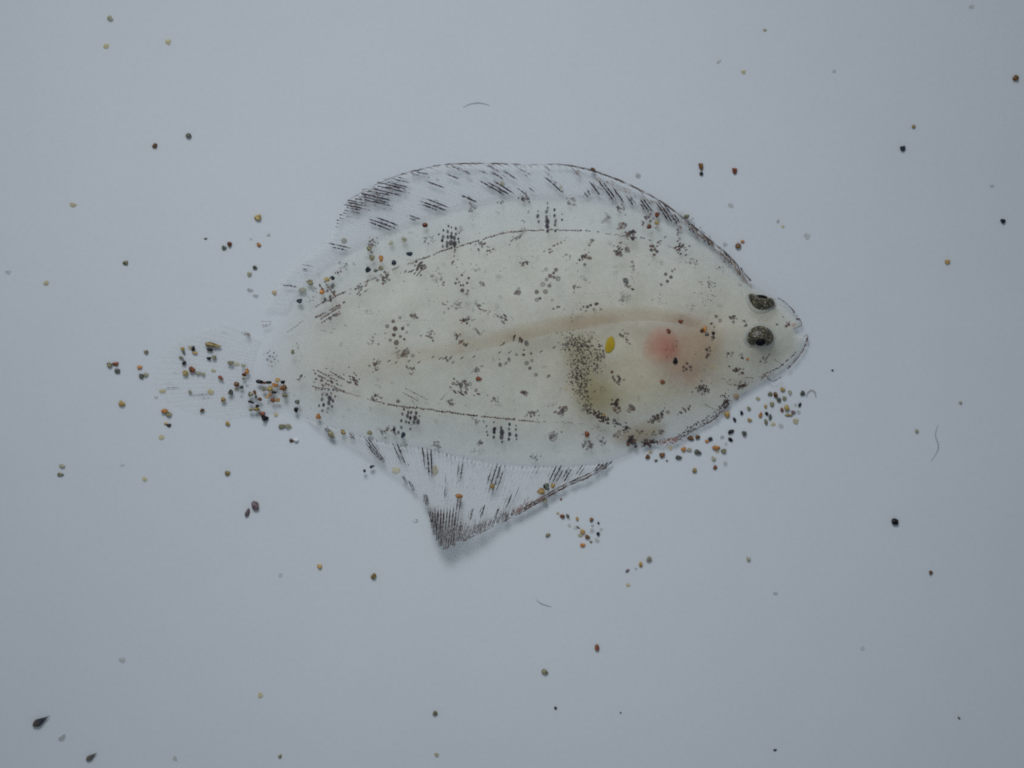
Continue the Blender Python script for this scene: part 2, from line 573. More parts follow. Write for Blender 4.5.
# the slanting broken lines over the tail stalk
tl = Pig()
for a_, b_ in (((315, 307), (346, 291)), ((315, 318), (345, 302)), ((318, 321), (341, 306)), ((321, 323), (340, 311)), ((329, 320), (341, 313)), ((324, 281), (335, 296)), ((319, 284), (331, 299))):
    tl.line([a_, ((a_[0] + b_[0]) / 2, (a_[1] + b_[1]) / 2), b_], 1.2, (0.045, 0.022, 0.018), 0.95, 2.4, 0.12, 0.35)
for a_, b_ in (((320, 330), (333, 333)), ((328, 327), (336, 329)), ((344, 325), (349, 327))):
    tl.line([a_, b_], 0.5, DARK, 0.5, 2.4, 0.1, 0.2)
add(tl)
tl = Pig()
for a_, b_ in (((314, 373), (341, 386)), ((317, 370), (338, 381)), ((325, 368), (345, 380)), ((315, 378), (345, 392)), ((312, 386), (326, 390))):
    tl.line([a_, ((a_[0] + b_[0]) / 2, (a_[1] + b_[1]) / 2 + 0.5), b_], 1.15, DARK, 0.92, 2.4, 0.15, 0.35)
for k in range(30):
    tl.blob(RNG.gauss(330, 8), RNG.gauss(379, 5), RNG.uniform(.7, 1.5), RNG.uniform(.6, 1.0), -25, lerp3(DARK, BROWN, RNG.random()), 0.8)
add(tl)
tl = Pig()
for a_, b_ in (((287, 333), (296, 326)), ((296, 326), (304, 320)), ((262, 325), (274, 325)), ((261, 321), (272, 322)), ((262, 327), (268, 326))):
    tl.line([a_, b_], 0.7, GREY, 0.7, 2.4, 0.12, 0.3)
add(tl)

# the two long lines where body muscle meets the fin muscle
PigL = Pig()
PigL.line([(338, 297), (352, 288), (372, 279), (398, 268), (420, 260)], 0.8, DARK, 0.7, 2.6, 0.45, 0.8)
PigL.line([(415, 261), (430, 256), (445, 250), (460, 246), (474, 242), (490, 237)], 1.0, INK, 0.95, 2.6, 0.08, 0.35)
PigL.line([(490, 237), (505, 233), (522, 231), (545, 230), (560, 230), (575, 230.5), (588, 231)], 0.9, INK, 0.92, 2.8, 0.12, 0.35)
PigL.line([(588, 231), (606, 234), (624, 236), (640, 238), (652, 241), (668, 246), (684, 252)], 0.75, DARK, 0.75, 2.8, 0.35, 0.6)
PigL.build("dorsal_pigment_line", body)
PigL = Pig()
PigL.line([(314, 386), (328, 389), (345, 392), (358, 396), (372, 400)], 0.60, DARK, 0.6, 2.6, 0.3, 0.5)
PigL.line([(372, 400), (392, 405), (415, 408), (440, 411), (470, 415), (500, 418), (520, 420), (534, 421.5)], 1.05, INK, 0.95, 2.6, 0.05, 0.4)
PigL.line([(534, 421.5), (560, 422), (585, 424)], 0.55, DARK, 0.55, 2.8, 0.5, 0.6)
PigL.build("ventral_pigment_line", body)

# ring-celled patches
add(patch_rings(397, 331, [(-3, -10, 2.6, .8), (3, -14, 2.2, .4), (-10, -5, 2.6, .5), (-2, -2, 3.0, 1), (5, -1.5, 2.8, 1), (-3, 4, 3.0, 1), (3, 6, 2.5, .7), (8, 8.5, 2.2, .9), (-1, 12, 3.2, .8),
                           (-6, 9, 2.2, .5), (10, 2, 2.0, .3), (-12, 3, 1.8, .2), (11, -6, 1.8, .2), (0, 17, 2.0, .3)], 0.85))
add(patch_rings(549, 281, [(7, -11, 3.0, .8), (5, -8, 2.2, 1), (1, -6, 2.6, .9), (-3, -2, 2.8, .5), (9, -2.5, 3.2, .4), (-6, 3, 3.8, .25), (0, 5, 2.6, .7), (-4, 10, 3.2, .5), (-13, 10, 2.6, .8),
                           (-8, 17, 1.8, 1), (-13, 20, 3.0, .3), (5, -3, 2.6, .8), (-4, -12, 2.4, .2), (2, 19, 2, .15)], 0.8))
add(patch_rings(668, 277, [(-2, -3, 2.6, .8), (4, -6, 2.2, .6), (3, 1, 2.8, .9), (-1, 5, 2.6, .9), (-7, 8, 2.0, .7), (6, -8, 1.8, .4)], 0.85))
add(patch_rings(526, 362, [(-3, -7, 2.2, 1), (0, 0.5, 3.0, .5), (4.5, 6, 2.6, .9), (9, 12.5, 2.2, .5), (6, -2, 2.2, .3), (-9, -8, 2.2, .4), (-2, -13, 1.5, .8), (5, -9, 2.0, .6)], 0.85))
add(patch_rings(463, 283, [(-1, -8, 1.8, .9), (-6, -4, 2.0, .7), (-7, 0, 1.7, .9), (5, -5, 1.9, .9), (3, 0, 1.8, .9), (0, 3, 2.0, .9), (-1, 7, 2.6, .9), (5, 7, 2.0, .6), (-4, -1, 1.5, .5), (4, 11, 2, .3), (-2, 2, 1.4, 1)], 0.9))
add(patch_rings(271, 356, [(-4, -3, 1.5, .7), (3, -3, 1.7, .8), (6, -1, 1.4, .6), (-1, 0.5, 1.8, .9), (-4, 3.5, 1.5, .8), (4, 3.5, 1.5, .8), (0, 6, 1.5, .5), (-1, -6, 1.6, .5), (-8, -1, 1.0, .3), (7, 5, 1, .3), (1, 9, 1.2, .3), (2, 0, 1.2, .6)], 0.85))
add(patch_rings(687, 366, [(0, -3, 2.2, .9), (-3, 1, 2.2, .8), (3, 0.5, 2.0, .7), (0, 3, 2.2, .7), (-4, 4, 1.6, .5), (4, 4, 1.5, .5)], 0.85))
add(patch_rings(591, 306, [(-8, 1, 1.8, .6), (-4, 0, 2.0, .9), (0, -1, 2.0, 1), (4, -1.5, 2.0, 1), (7, -2, 1.6, .8), (9, 2, 2.2, .3), (3, 3.5, 2.4, .25), (-10, 4, 1.8, .2), (-5, 4, 2, .3)], 0.85))

# (x, y, w, h, cells, tone, kind, angle, opacity, size)
PATCHES = [
    (571, 201, 7, 10, 8, .35, "dots", 0, .6, 1.3), (620, 208, 8, 8, 9, .8, "dots", 0, .8, 1.1), (607, 218, 10, 10, 6, .1, "dots", 60, .4, 2.0), (647, 219, 10, 11, 14, .5, "dots", 40, .7, 1.3),
    (622, 226, 9, 8, 6, .7, "rings", 40, .8, 1.5), (630, 234, 9, 9, 13, .9, "dots", 0, .95, 1.4), (679, 232, 4, 12, 9, .3, "dots", 0, .6, 1.2), (682, 248, 12, 9, 16, .95, "dash", 40, .95, 1.1),
    (661, 241, 10, 5, 4, .7, "dash", 55, .8, .9), (654, 250, 9, 8, 11, .75, "dots", -20, .9, 1.3), (618, 248, 14, 7, 9, .85, "dash", 28, .85, 1.1), (626, 250, 5, 4, 3, .9, "rings", 0, .9, 1.5),
    (619, 254, 6, 6, 5, .7, "rings", 0, .8, 1.3), (584, 258, 11, 7, 14, .85, "dots", 35, .9, 1.3), (694, 261, 8, 8, 8, .6, "dash", 50, .8, .8), (708, 283, 11, 6, 13, .9, "dots", 0, .9, .7),
    (721, 269, 9, 9, 9, .9, "dots", -40, .85, .7), (626, 281, 5, 7, 4, .4, "rings", 0, .7, 1.6), (630, 286, 7, 5, 5, .85, "dash", -30, .9, 1.1), (633, 267, 3, 11, 6, .6, "dots", 0, .7, 1.0),
    (592, 241, 7, 5, 5, .5, "dots", 30, .7, 1.2), (549, 251, 5, 6, 4, .5, "dots", 0, .7, 1.3), (559, 243, 12, 3, 4, .9, "dash", 28, .85, .9), (429, 238, 8, 10, 9, .4, "dots", -60, .6, 1.2),
    (471, 209, 6, 9, 8, .35, "dots", 0, .65, 1.3), (482, 244, 9, 8, 11, .5, "dots", 30, .75, 1.2), (489, 249, 10, 8, 6, .85, "dash", 42, .85, .95), (517, 239, 9, 7, 7, .55, "dash", 40, .7, 1.0),
    (456, 260, 11, 10, 5, .9, "dash", 45, .75, .75), (524, 262, 9, 8, 9, .8, "dots", 20, .85, 1.1), (420, 268, 12, 9, 16, .8, "dash", 48, .9, .95), (442, 283, 8, 6, 6, .3, "dots", 0, .5, 1.3),
    (482, 284, 5, 8, 5, .3, "dots", 0, .5, 1.2), (518, 293, 9, 5, 4, .45, "rings", 20, .65, 1.5), (575, 288, 8, 6, 7, .45, "dots", 0, .7, 1.2), (481, 308, 9, 5, 7, .85, "dash", -40, .85, .9),
    (503, 318, 9, 6, 8, .9, "dash", -35, .9, 1.1), (495, 313, 22, 9, 16, .5, "dots", 0, .5, .6), (466, 320, 9, 9, 11, .8, "dots", 0, .85, 1.2), (445, 304, 6, 8, 6, .25, "dots", 0, .5, 1.2),
    (557, 309, 6, 5, 5, .7, "dots", 0, .75, 1.0), (429, 334, 8, 9, 9, .5, "dots", 40, .7, 1.1), (462, 342, 4, 13, 7, .95, "dash", 62, .9, 1.0), (458, 336, 8, 5, 6, .4, "dots", 0, .6, 1.1),
    (519, 340, 6, 9, 7, .9, "dash", 60, .9, 1.2), (505, 343, 6, 3, 3, .7, "dash", 30, .7, 1.0), (526, 344, 5, 5, 3, .4, "rings", 0, .6, 1.5), (416, 316, 8, 5, 6, .5, "rings", 0, .7, 1.2),
    (373, 341, 8, 9, 7, .35, "dots", 0, .55, 1.2), (376, 365, 7, 10, 9, .75, "dots", 0, .75, 1.1), (404, 354, 13, 8, 10, .25, "rings", 0, .55, 1.8), (412, 369, 8, 9, 8, .5, "dots", -40, .65, 1.0),
    (447, 358, 9, 5, 7, .5, "dots", 0, .65, 1.1), (504, 361, 9, 6, 5, .6, "rings", 10, .75, 1.2), (479, 368, 6, 9, 6, .5, "dots", -60, .7, 1.0), (460, 387, 14, 13, 11, .85, "dash", -42, .95, 1.1),
    (461, 384, 16, 13, 7, .7, "rings", 0, .85, 1.5), (477, 392, 8, 5, 5, .8, "dash", -42, .85, .9), (376, 397, 11, 8, 12, .4, "dots", -20, .65, 1.2), (398, 401, 5, 4, 2, .3, "rings", 0, .7, 1.8),
    (385, 432, 9, 10, 12, .35, "dots", 0, .6, 1.3), (452, 403, 7, 9, 10, .25, "dots", 0, .55, 1.2), (495, 398, 8, 8, 6, .2, "dots", 0, .5, 1.3), (523, 392, 6, 6, 5, .85, "dash", -40, .85, 1.3),
    (533, 414, 10, 7, 11, .4, "dots", 0, .65, 1.2), (552, 436, 5, 5, 2, .10, "rings", 0, .5, 2.6), (479, 443, 5, 9, 9, .5, "dots", 70, .7, 1.2), (476, 421, 9, 5, 8, .35, "dots", -20, .55, 1.1),
    (547, 376, 7, 6, 5, .3, "dots", 0, .5, 1.1), (626, 337, 7, 9, 9, .45, "dots", 0, .7, 1.1), (617, 380, 9, 9, 12, .65, "dots", 30, .8, 1.2), (617, 406, 7, 13, 15, .92, "dots", 0, .95, 1.4),
    (632, 408, 5, 5, 3, .4, "rings", 0, .7, 1.8), (659, 416, 17, 7, 17, .8, "rings", 30, .95, 1.15), (686, 410, 4, 12, 9, .85, "dash", -62, .9, .9), (703, 389, 10, 8, 15, .65, "dots", 0, .85, 1.2),
    (561, 411, 9, 8, 10, .5, "rings", 0, .75, 1.4), (586, 445, 9, 8, 10, .4, "dots", 0, .75, 1.4), (604, 441, 6, 7, 7, .4, "dots", 0, .65, 1.2), (619, 435, 6, 6, 6, .35, "dots", 0, .65, 1.3),
    (632, 441, 7, 9, 13, .95, "dots", 30, .95, 1.6), (657, 433, 13, 6, 9, .4, "dots", 0, .65, 1.2), (555, 435, 6, 7, 5, .4, "dots", 0, .6, 1.3), (642, 431, 7, 4, 5, .4, "dots", 0, .6, 1.0),
    (734, 318, 5, 6, 6, .75, "dots", 0, .85, 1.1), (715, 317, 6, 3, 2, .9, "rings", 0, .9, 1.3), (745, 324, 4, 5, 4, .9, "dash", 60, .85, .8), (713, 333, 4, 16, 9, .8, "dots", 0, .85, 1.1),
    (708, 352, 4, 11, 9, .85, "dots", 0, .85, 1.2), (730, 354, 5, 5, 5, .45, "dots", 0, .6, 1.2), (742, 357, 4, 4, 2, .7, "rings", 0, .8, 1.5), (765, 358, 9, 5, 8, .7, "dash", 40, .8, .8),
    (737, 370, 9, 4, 11, .9, "dots", -12, .95, 1.2), (741, 386, 9, 7, 14, .9, "dots", 20, .95, 1.2), (703, 387, 8, 7, 9, .6, "dots", 0, .8, 1.2), (661, 300, 11, 10, 9, .7, "dots", 0, .6, .6),
    (710, 298, 16, 14, 16, .8, "dots", 0, .65, .55), (359, 290, 14, 9, 14, .7, "dash", 38, .8, 1.0), (386, 278, 10, 9, 14, .6, "dots", 40, .8, 1.2), (416, 268, 12, 10, 12, .8, "dash", 48, .85, 1.0),
    (372, 244, 9, 8, 14, .6, "dots", 40, .85, 1.2), (377, 364, 8, 8, 8, .6, "dots", 0, .7, 1.0), (353, 380, 9, 9, 12, .75, "dash", -40, .85, 1.0), (300, 377, 9, 5, 7, .7, "dash", 20, .8, .9),
    (247, 334, 4, 8, 6, .2, "dots", 70, .5, 1.2), (296, 345, 8, 5, 5, .3, "dots", 0, .5, .9), (338, 273, 4, 9, 6, .6, "dash", -60, .75, 1.0), (311, 298, 14, 5, 7, .25, "dots", 50, .55, 1.2),
    (346, 265, 12, 6, 6, .2, "dots", 0, .45, 1.3), (525, 198, 7, 7, 10, .85, "dots", 30, .9, 1.1), (500, 201, 9, 4, 5, .25, "dots", 0, .55, 1.2), (529, 211, 3, 4, 3, .3, "dots", 0, .55, 1.3), (523, 222, 4, 4, 3, .5, "dots", 0, .6, 1.0),
    (394, 432, 5, 4, 3, .4, "dots", 0, .6, 1.2), (567, 257, 6, 5, 4, .2, "dots", 0, .45, 1.2), (437, 445, 9, 9, 10, .7, "dots", 0, .8, 1.1), (402, 445, 12, 5, 6, .4, "dots", 0, .6, 1.0),
    (535, 457, 7, 7, 13, .7, "dots", 0, .75, .8), (473, 451, 9, 5, 7, .4, "dots", 0, .5, .8),
]
for q in PATCHES:
    add(patch(*q))

# small slanting dashes in a row along the side
p = Pig()
for x, y in ((389, 361), (396, 362.5), (409, 361), (419, 362), (433, 357), (440, 358.5), (446, 357.5), (453, 362.5), (462, 358), (474, 356.5), (499.5, 352.5), (509.5, 352.5), (541, 351.5), (554, 347.5)):
    p.dash(x - 1.6, y + 1.3, x + 1.6, y - 1.3, 0.65, DARK, 0.75)
for x0, y0, x1, y1 in ((405, 388, 428, 400), (402, 392, 418, 401)):
    p.line([(x0, y0), ((x0 + x1) / 2, (y0 + y1) / 2), (x1, y1)], 0.6, GREY, 0.8, 2.4, 0.05, 0.2)
for x in np.arange(395, 445, 3.0):
    p.blob(x, 321.5 - (x - 395) * 0.03 + RNG.uniform(-.6, .6), .55, .45, 0, DARK, 0.5)
for x in np.arange(545, 625, 3.4):
    p.blob(x, 298 - (x - 545) * 0.09 + RNG.uniform(-.8, .8), .5, .45, 0, DARK, 0.4)
p.build("pigment_row", body)

# fainter patches between them
for _ in range(55):
    x, y = RNG.uniform(310, 755), RNG.uniform(212, 452)
    d = (P(x, y, 0) - EYE_POINT).normalized()
    if BODY_BVH.ray_cast(EYE_POINT, d)[0] is None or (x > 730 and 285 < y < 350):
        continue
    add(patch(x, y, RNG.uniform(5, 11), RNG.uniform(4, 9), RNG.randint(3, 8), RNG.uniform(.0, .45), RNG.choice(("dots", "dots", "rings", "dash")), RNG.choice((40, -40, 0, 60)), RNG.uniform(.15, .38), RNG.uniform(.8, 1.3)))

# faint scattered cells all over
p = Pig()
for _ in range(520):
    x, y = RNG.uniform(285, 770), RNG.uniform(205, 460)
    d = (P(x, y, 0) - EYE_POINT).normalized()
    if BODY_BVH.ray_cast(EYE_POINT, d)[0] is None:
        continue
    s = RNG.uniform(0.4, 1.1)
    c = lerp3(GREY, BROWN if RNG.random() < 0.3 else DARK, RNG.random() * 0.6)
    p.blob(x, y, s, s * RNG.uniform(.6, 1), RNG.uniform(0, 180), c, RNG.uniform(0.12, 0.42), 0.25)
for _ in range(70):
    x, y = RNG.uniform(300, 760), RNG.uniform(215, 450)
    d = (P(x, y, 0) - EYE_POINT).normalized()
    if BODY_BVH.ray_cast(EYE_POINT, d)[0] is None:
        continue
    p.blob(x, y, RNG.uniform(2, 4.5), RNG.uniform(1.5, 3), RNG.uniform(0, 180), GREY, RNG.uniform(0.06, 0.16), 0.0)
o = p.build("pigment_speckling", body)
o["kind"] = "stuff"

# gut: peppered dark cells along the curve of the intestine
p = Pig()
for cx, cy, rx, ry, n, tone, a in ((578, 345, 15, 10, 210, .55, .75), (580, 362, 10, 10, 110, .6, .75), (580, 376, 11, 10, 120, .75, .85), (583, 392, 7, 9, 60, .6, .8), (599, 353, 7, 9, 44, .8, .85),
                                     (598, 368, 6, 4, 20, .7, .8), (588, 404, 5, 6, 26, .7, .75)):
    for _ in range(n):
        x, y = RNG.gauss(cx, rx / 1.9), RNG.gauss(cy, ry / 1.9)
        s = RNG.uniform(0.55, 1.15)
        p.blob(x, y, s * 1.25, s * 0.8, RNG.uniform(0, 180), lerp3(lerp3(GREY, BROWN, .3), DARK, min(1, max(0, tone + RNG.uniform(-.3, .3)))), a * RNG.uniform(0.5, 1), 0.2)
for _ in range(60):
    t = RNG.random()
    x, y = 586 + 22 * t + RNG.gauss(0, 1.6), 409 + 12 * t + RNG.gauss(0, 2.0)
    p.blob(x, y, RNG.uniform(.8, 1.9), RNG.uniform(.6, 1.2), -30 + RNG.uniform(-30, 30), lerp3(DARK, BROWN, RNG.random() * .4), 0.85, 0.2)
for _ in range(34):
    t = RNG.random()
    p.blob(613 + 15 * t + RNG.gauss(0, 1.5), 421 + 9 * t + RNG.gauss(0, 1.8), RNG.uniform(.8, 1.8), RNG.uniform(.7, 1.2), -30, lerp3(GREY, DARK, RNG.random()), 0.75, 0.2)
p.build("gut_pigment", body)

# head: jaws, cheek and gill-cover edges
p = Pig()
p.line([(778, 298), (784, 301.5), (791, 308), (797, 316), (802, 324)], 0.85, INK, 0.95, 2.0, 0.08, 0.25)
p.line([(802, 325), (798, 327), (793, 329)], 0.9, INK, 0.92, 1.8, 0.05, 0.2)
p.blob(797, 319, 1.1, 1.6, 0, INK, 0.9)
for ang in (62, 112, 196, 222, 250):
    L_ = RNG.uniform(3.0, 6.5)
    cx, cy = 787.5, 325
    p.dash(cx, cy, cx + L_ * math.cos(math.radians(ang)), cy - L_ * math.sin(math.radians(ang)), 0.55, lerp3(DARK, RUST, .3), 0.8)
p.blob(788.8, 324.8, 2.2, 1.7, 30, lerp3(DARK, RUST, .6), 0.8)
p.blob(794, 325, 4, 2.5, 20, (0.5, 0.25, 0.16), 0.35)
p.blob(777, 324.5, 1.8, 1.2, 10, DARK, 0.7); p.blob(783, 317, 1.5, .8, -30, GREY, 0.7)
p.line([(808, 336), (806, 343), (803, 350), (798, 357), (793, 363), (787.5, 369)], 1.0, INK, 0.97, 2.0, 0.06, 0.25)
p.line([(808, 334.5), (803, 337)], 0.6, DARK, 0.6, 2.0, 0.0, 0.2)
p.blob(807, 340, 1.2, 2.6, 20, BROWN, 0.7)
p.line([(796, 352), (790, 358), (784, 363), (778, 368), (770, 371.5), (764, 375)], 0.95, INK, 0.92, 1.9, 0.12, 0.5)
p.line([(766, 376), (769.5, 380), (772, 381.5), (777, 379.5), (781, 377)], 1.0, INK, 0.95, 1.9, 0.03, 0.3)
p.line([(774, 358.5), (777, 361.5), (781, 362.5)], 0.45, DARK, 0.7, 2.0, 0, 0.1)
p.line([(743, 378), (750, 378), (758, 378), (766, 375)], 0.55, DARK, 0.8, 1.9, 0.2, 0.6)
p.line([(720, 378), (727, 379), (735, 379), (743, 379)], 0.6, DARK, 0.75, 2.4, 0.4, 0.6)
p.line([(720, 382), (732, 383.5), (744, 386), (756, 381), (765, 376)], 0.6, DARK, 0.75, 1.9, 0.35, 1.1)
for _ in range(26):
    p.blob(RNG.gauss(768, 5), RNG.gauss(376, 2.2), RNG.uniform(.5, .9), .5, 30, lerp3(BROWN, RUST, RNG.random()), 0.6)
p.build("jaw_pigment", body)

# dark double edge from the gill cover down along the belly
p = Pig()
p.line([(729, 403), (723, 411), (714, 419), (704, 425), (694, 430), (683, 437), (678, 440)], 0.95, INK, 0.95, 1.7, 0.04, 0.5)
p.line([(727, 400), (720, 408), (711, 415), (702, 421), (692, 426), (684, 432), (678, 438)], 0.75, DARK, 0.85, 1.8, 0.12, 0.7)
for _ in range(120):
    t = RNG.random()
    bx, by = np.interp(t, [0, .3, .6, 1], [729, 714, 698, 678]), np.interp(t, [0, .3, .6, 1], [400, 416, 425, 438])
    p.blob(bx + RNG.gauss(0, 1.6), by + RNG.gauss(0, 2.0), RNG.uniform(.5, 1.2), RNG.uniform(.4, .8), 35, lerp3(INK, BROWN, RNG.random() * .7), 0.85, 0.2)
for _ in range(46):
    p.blob(RNG.gauss(726, 2.6), RNG.gauss(402, 3.6), RNG.uniform(.6, 1.3), .7, 60, lerp3(INK, BROWN, RNG.random() * .4), 0.9, 0.2)
for _ in range(60):
    t = RNG.random()
    p.blob(678 - 18 * t + RNG.gauss(0, 1.5), 439 + 4.5 * t + RNG.gauss(0, 1.6), RNG.uniform(.7, 1.6), .8, 20, lerp3(BROWN, (0.30, 0.11, 0.08), RNG.random()), 0.7, 0.2)
for _ in range(55):
    t = RNG.random()
    p.blob(656 - 13 * t + RNG.gauss(0, 1.4), 442 + 2 * t + RNG.gauss(0, 1.8), RNG.uniform(.8, 1.8), 1.0, 20, lerp3(INK, BROWN, RNG.random() * .5), 0.85, 0.2)
p.line([(705, 404), (710, 407), (716, 410.5)], 0.5, DARK, 0.85, 2.0, 0, 0.1)
p.build("belly_edge_pigment", body)

# ---------------------------------------------------------------- organs showing through the skin
def organ(name, cx, cy, rx, ry, ang, col, a, z=None, hz=0.10e-3, rim=0.0, pw=1.3, n=36, K=8, wob=0.08):
    """A soft lens of tissue just under the upper skin, thinning out to its rim."""
    vs, fs, ts = [], [], []
    ca, sa = math.cos(math.radians(ang)), math.sin(math.radians(ang))
    ph = RNG.uniform(0, 9)
    for side in (1, -1):
        for k in range(K + 1):
            s = k / K
            for i in range(n):
                th = 2 * math.pi * i / n
                w = s * (1 + wob * math.sin(2 * th + ph) + wob * 0.7 * math.sin(3 * th + 2 * ph))
                ex, ey = rx * w * math.cos(th), ry * w * math.sin(th)
                px, py = cx + ex * ca - ey * sa, cy - (ex * sa + ey * ca)
                loc, _ = on_fish(px, py)
                zz = max(0.08e-3, loc.z - 0.115e-3 + side * hz * math.sqrt(max(0, 1 - s * s)))
                vs.append(P(px, py, zz))
                ts.append((*col, rim + (a - rim) * (1 - s * s) ** pw))
    for q in range(2):
        b = q * (K + 1) * n
        for k in range(K):
            for i in range(n):
                j = (i + 1) % n
                f = (b + k * n + i, b + (k + 1) * n + i, b + (k + 1) * n + j, b + k * n + j)
                fs.append(f if q == 0 else f[::-1])
    return child(name, mesh(name, vs, fs, ts), M_ORGAN, fish)


organ("heart", 661, 346, 22, 18, 20, (0.62, 0.05, 0.045), 1.0, pw=0.9)
organ("heart", 669, 348, 14, 15, 0, (0.60, 0.05, 0.045), 0.9, pw=0.9)
organ("gill", 698, 346, 28, 30, 0, (0.50, 0.25, 0.10), 0.62)
organ("gill", 684, 371, 24, 18, 20, (0.55, 0.22, 0.12), 0.6)
organ("intestine", 580, 352, 22, 18, 60, (0.42, 0.32, 0.13), 0.60)
organ("intestine", 583, 385, 17, 26, 0, (0.38, 0.29, 0.09), 0.75)
organ("intestine", 604, 395, 26, 20, -20, (0.46, 0.38, 0.16), 0.5)
organ("intestine", 598, 356, 8, 10, 0, (0.32, 0.17, 0.10), 0.75)
organ("stomach", 640, 432, 30, 12, 18, (0.48, 0.32, 0.13), 0.6)
organ("liver", 640, 380, 40, 34, 0, (0.70, 0.62, 0.44), 0.35)


def yellow_gland():
    vs, fs, ts = [], [], []
    n, K = 26, 8
    c = (610, 345)
    loc, _ = on_fish(*c)
    ca, sa = math.cos(math.radians(72)), math.sin(math.radians(72))
    for k in range(K + 1):
        s = k / K
        for i in range(n):
            th = 2 * math.pi * i / n
            w = s * (1 + 0.10 * math.sin(th * 2 + 1) + 0.05 * math.sin(3 * th))
            ex, ey = 8.6 * w * math.cos(th), 5.6 * w * math.sin(th)
            px, py = c[0] + ex * ca - ey * sa, c[1] - (ex * sa + ey * ca)
            l2, _ = on_fish(px, py)
            vs.append(P(px, py, l2.z + (0.05e-3 * math.sqrt(max(0, 1 - s * s)) if k < K else -0.03e-3) + 3e-6))
            ts.append((*lerp3((0.52, 0.34, 0.012), (0.56, 0.40, 0.03), s), 0.97 if k < K - 1 else (0.75 if k == K - 1 else 0.12)))
    for k in range(K):
        for i in range(n):
            j = (i + 1) % n
            fs.append((k * n + i, (k + 1) * n + i, (k + 1) * n + j, k * n + j))
    o = child("gall_bladder", mesh("gall_bladder", vs, fs, ts), M_ORGAN, fish)
    o["label"] = "bright yellow oval gland showing through the belly"


yellow_gland()


def backbone():
    """The brownish band of the spine, its lower edge crisp over the body cavity."""
    pts = catmull([(318, 370), (360, 366), (400, 359), (440, 351), (480, 342), (515, 333), (548, 326), (580, 321), (612, 315), (645, 313), (680, 318), (708, 328)], 90)
    wid = np.interp(np.arange(90), [0, 25, 50, 65, 75, 89], [9, 9, 9, 9, 8, 5])
    al = np.interp(np.arange(90), [0, 10, 30, 45, 60, 75, 85, 89], [0.0, 0.05, 0.15, 0.30, 0.48, 0.45, 0.3, 0.0])
    vs, fs, ts = [], [], []
    prof = [(-1.0, 0.0), (-0.5, 0.55), (0.1, 1.0), (0.6, 0.95), (0.85, 0.75), (1.0, 0.0)]
    m = len(prof)
    for side in (1, -1):
        for i in range(90):
            d = pts[min(i + 1, 89)] - pts[max(i - 1, 0)]
            d /= np.linalg.norm(d)
            nx, ny = -d[1], d[0]
            for (u, aa) in prof:
                px, py = pts[i][0] + nx * u * wid[i], pts[i][1] + ny * u * wid[i]
                loc, _ = on_fish(px, py)
                vs.append(P(px, py, max(0.08e-3, loc.z - 0.20e-3 + side * 0.06e-3 * math.sqrt(1 - u * u))))
                ts.append((0.46, 0.27, 0.13, min(1, al[i] * aa * 1.7)))
    for q in range(2):
        for i in range(89):
            for k in range(m - 1):
                b = q * 90 * m + i * m + k
                f = (b, b + m, b + m + 1, b + 1)
                fs.append(f if q else f[::-1])
    child("backbone", mesh("backbone", vs, fs, ts), M_ORGAN, fish)


backbone()


# ---------------------------------------------------------------- eyes
def dome(name, poly, h, mat, parent, base=-0.05e-3, n=48, K=10, top=(0, 0), pw=2.0):
    out = catmull(poly, n, True)
    c = out.mean(axis=0) + np.array(top)
    zc = on_fish(*c)[0].z + base
    vs, fs = [], []
    for k in range(K + 1):
        s = k / K
        for i in range(n):
            q = out[i] + (c - out[i]) * (1 - math.cos(s * math.pi / 2))
            vs.append(P(q[0], q[1], zc + h * math.sin(s * math.pi / 2)))
    for k in range(K):
        for i in range(n):
            j = (i + 1) % n
            fs.append((k * n + j, k * n + i, (k + 1) * n + i, (k + 1) * n + j))
    for i in range(n):      # skirt down into the head
        vs.append(vs[i] - Vector((0, 0, 0.2e-3)))
    b = (K + 1) * n
    for i in range(n):
        j = (i + 1) % n
        fs.append((b + j, b + i, i, j))
    return child(name, mesh(name, vs, fs), mat, parent), zc


def ellipse(cx, cy, rx, ry, ang=0, n=16):
    ca, sa = math.cos(math.radians(ang)), math.sin(math.radians(ang))
    return [(cx + rx * math.cos(t) * ca - ry * math.sin(t) * sa, cy - (rx * math.cos(t) * sa + ry * math.sin(t) * ca)) for t in np.linspace(0, 2 * math.pi, n, endpoint=False)]


def socket(poly, parent, wid=3.0):
    """The clear skin fold round an eye."""
    out = catmull(poly, 48, True)
    c = out.mean(axis=0)
    vs, fs, ts = [], [], []
    lv = ((-1.0, 0.10e-3, .5), (0.0, 0.10e-3, .5), (0.5, 0.055e-3, .42), (1.0, -0.01e-3, 0.0))
    for u, dz, a in lv:
        for i in range(48):
            d = out[i] - c
            d /= np.linalg.norm(d)
            q = out[i] + d * u * wid
            loc, _ = on_fish(*q)
            vs.append(P(q[0], q[1], loc.z + dz)); ts.append((0.60, 0.61, 0.55, a))
    for k in range(3):
        for i in range(48):
            j = (i + 1) % 48
            fs.append((k * 48 + i, (k + 1) * 48 + i, (k + 1) * 48 + j, k * 48 + j))
    child("eyelid_fold", mesh("eyelid_fold", vs, fs, ts), M_SKIN, parent)


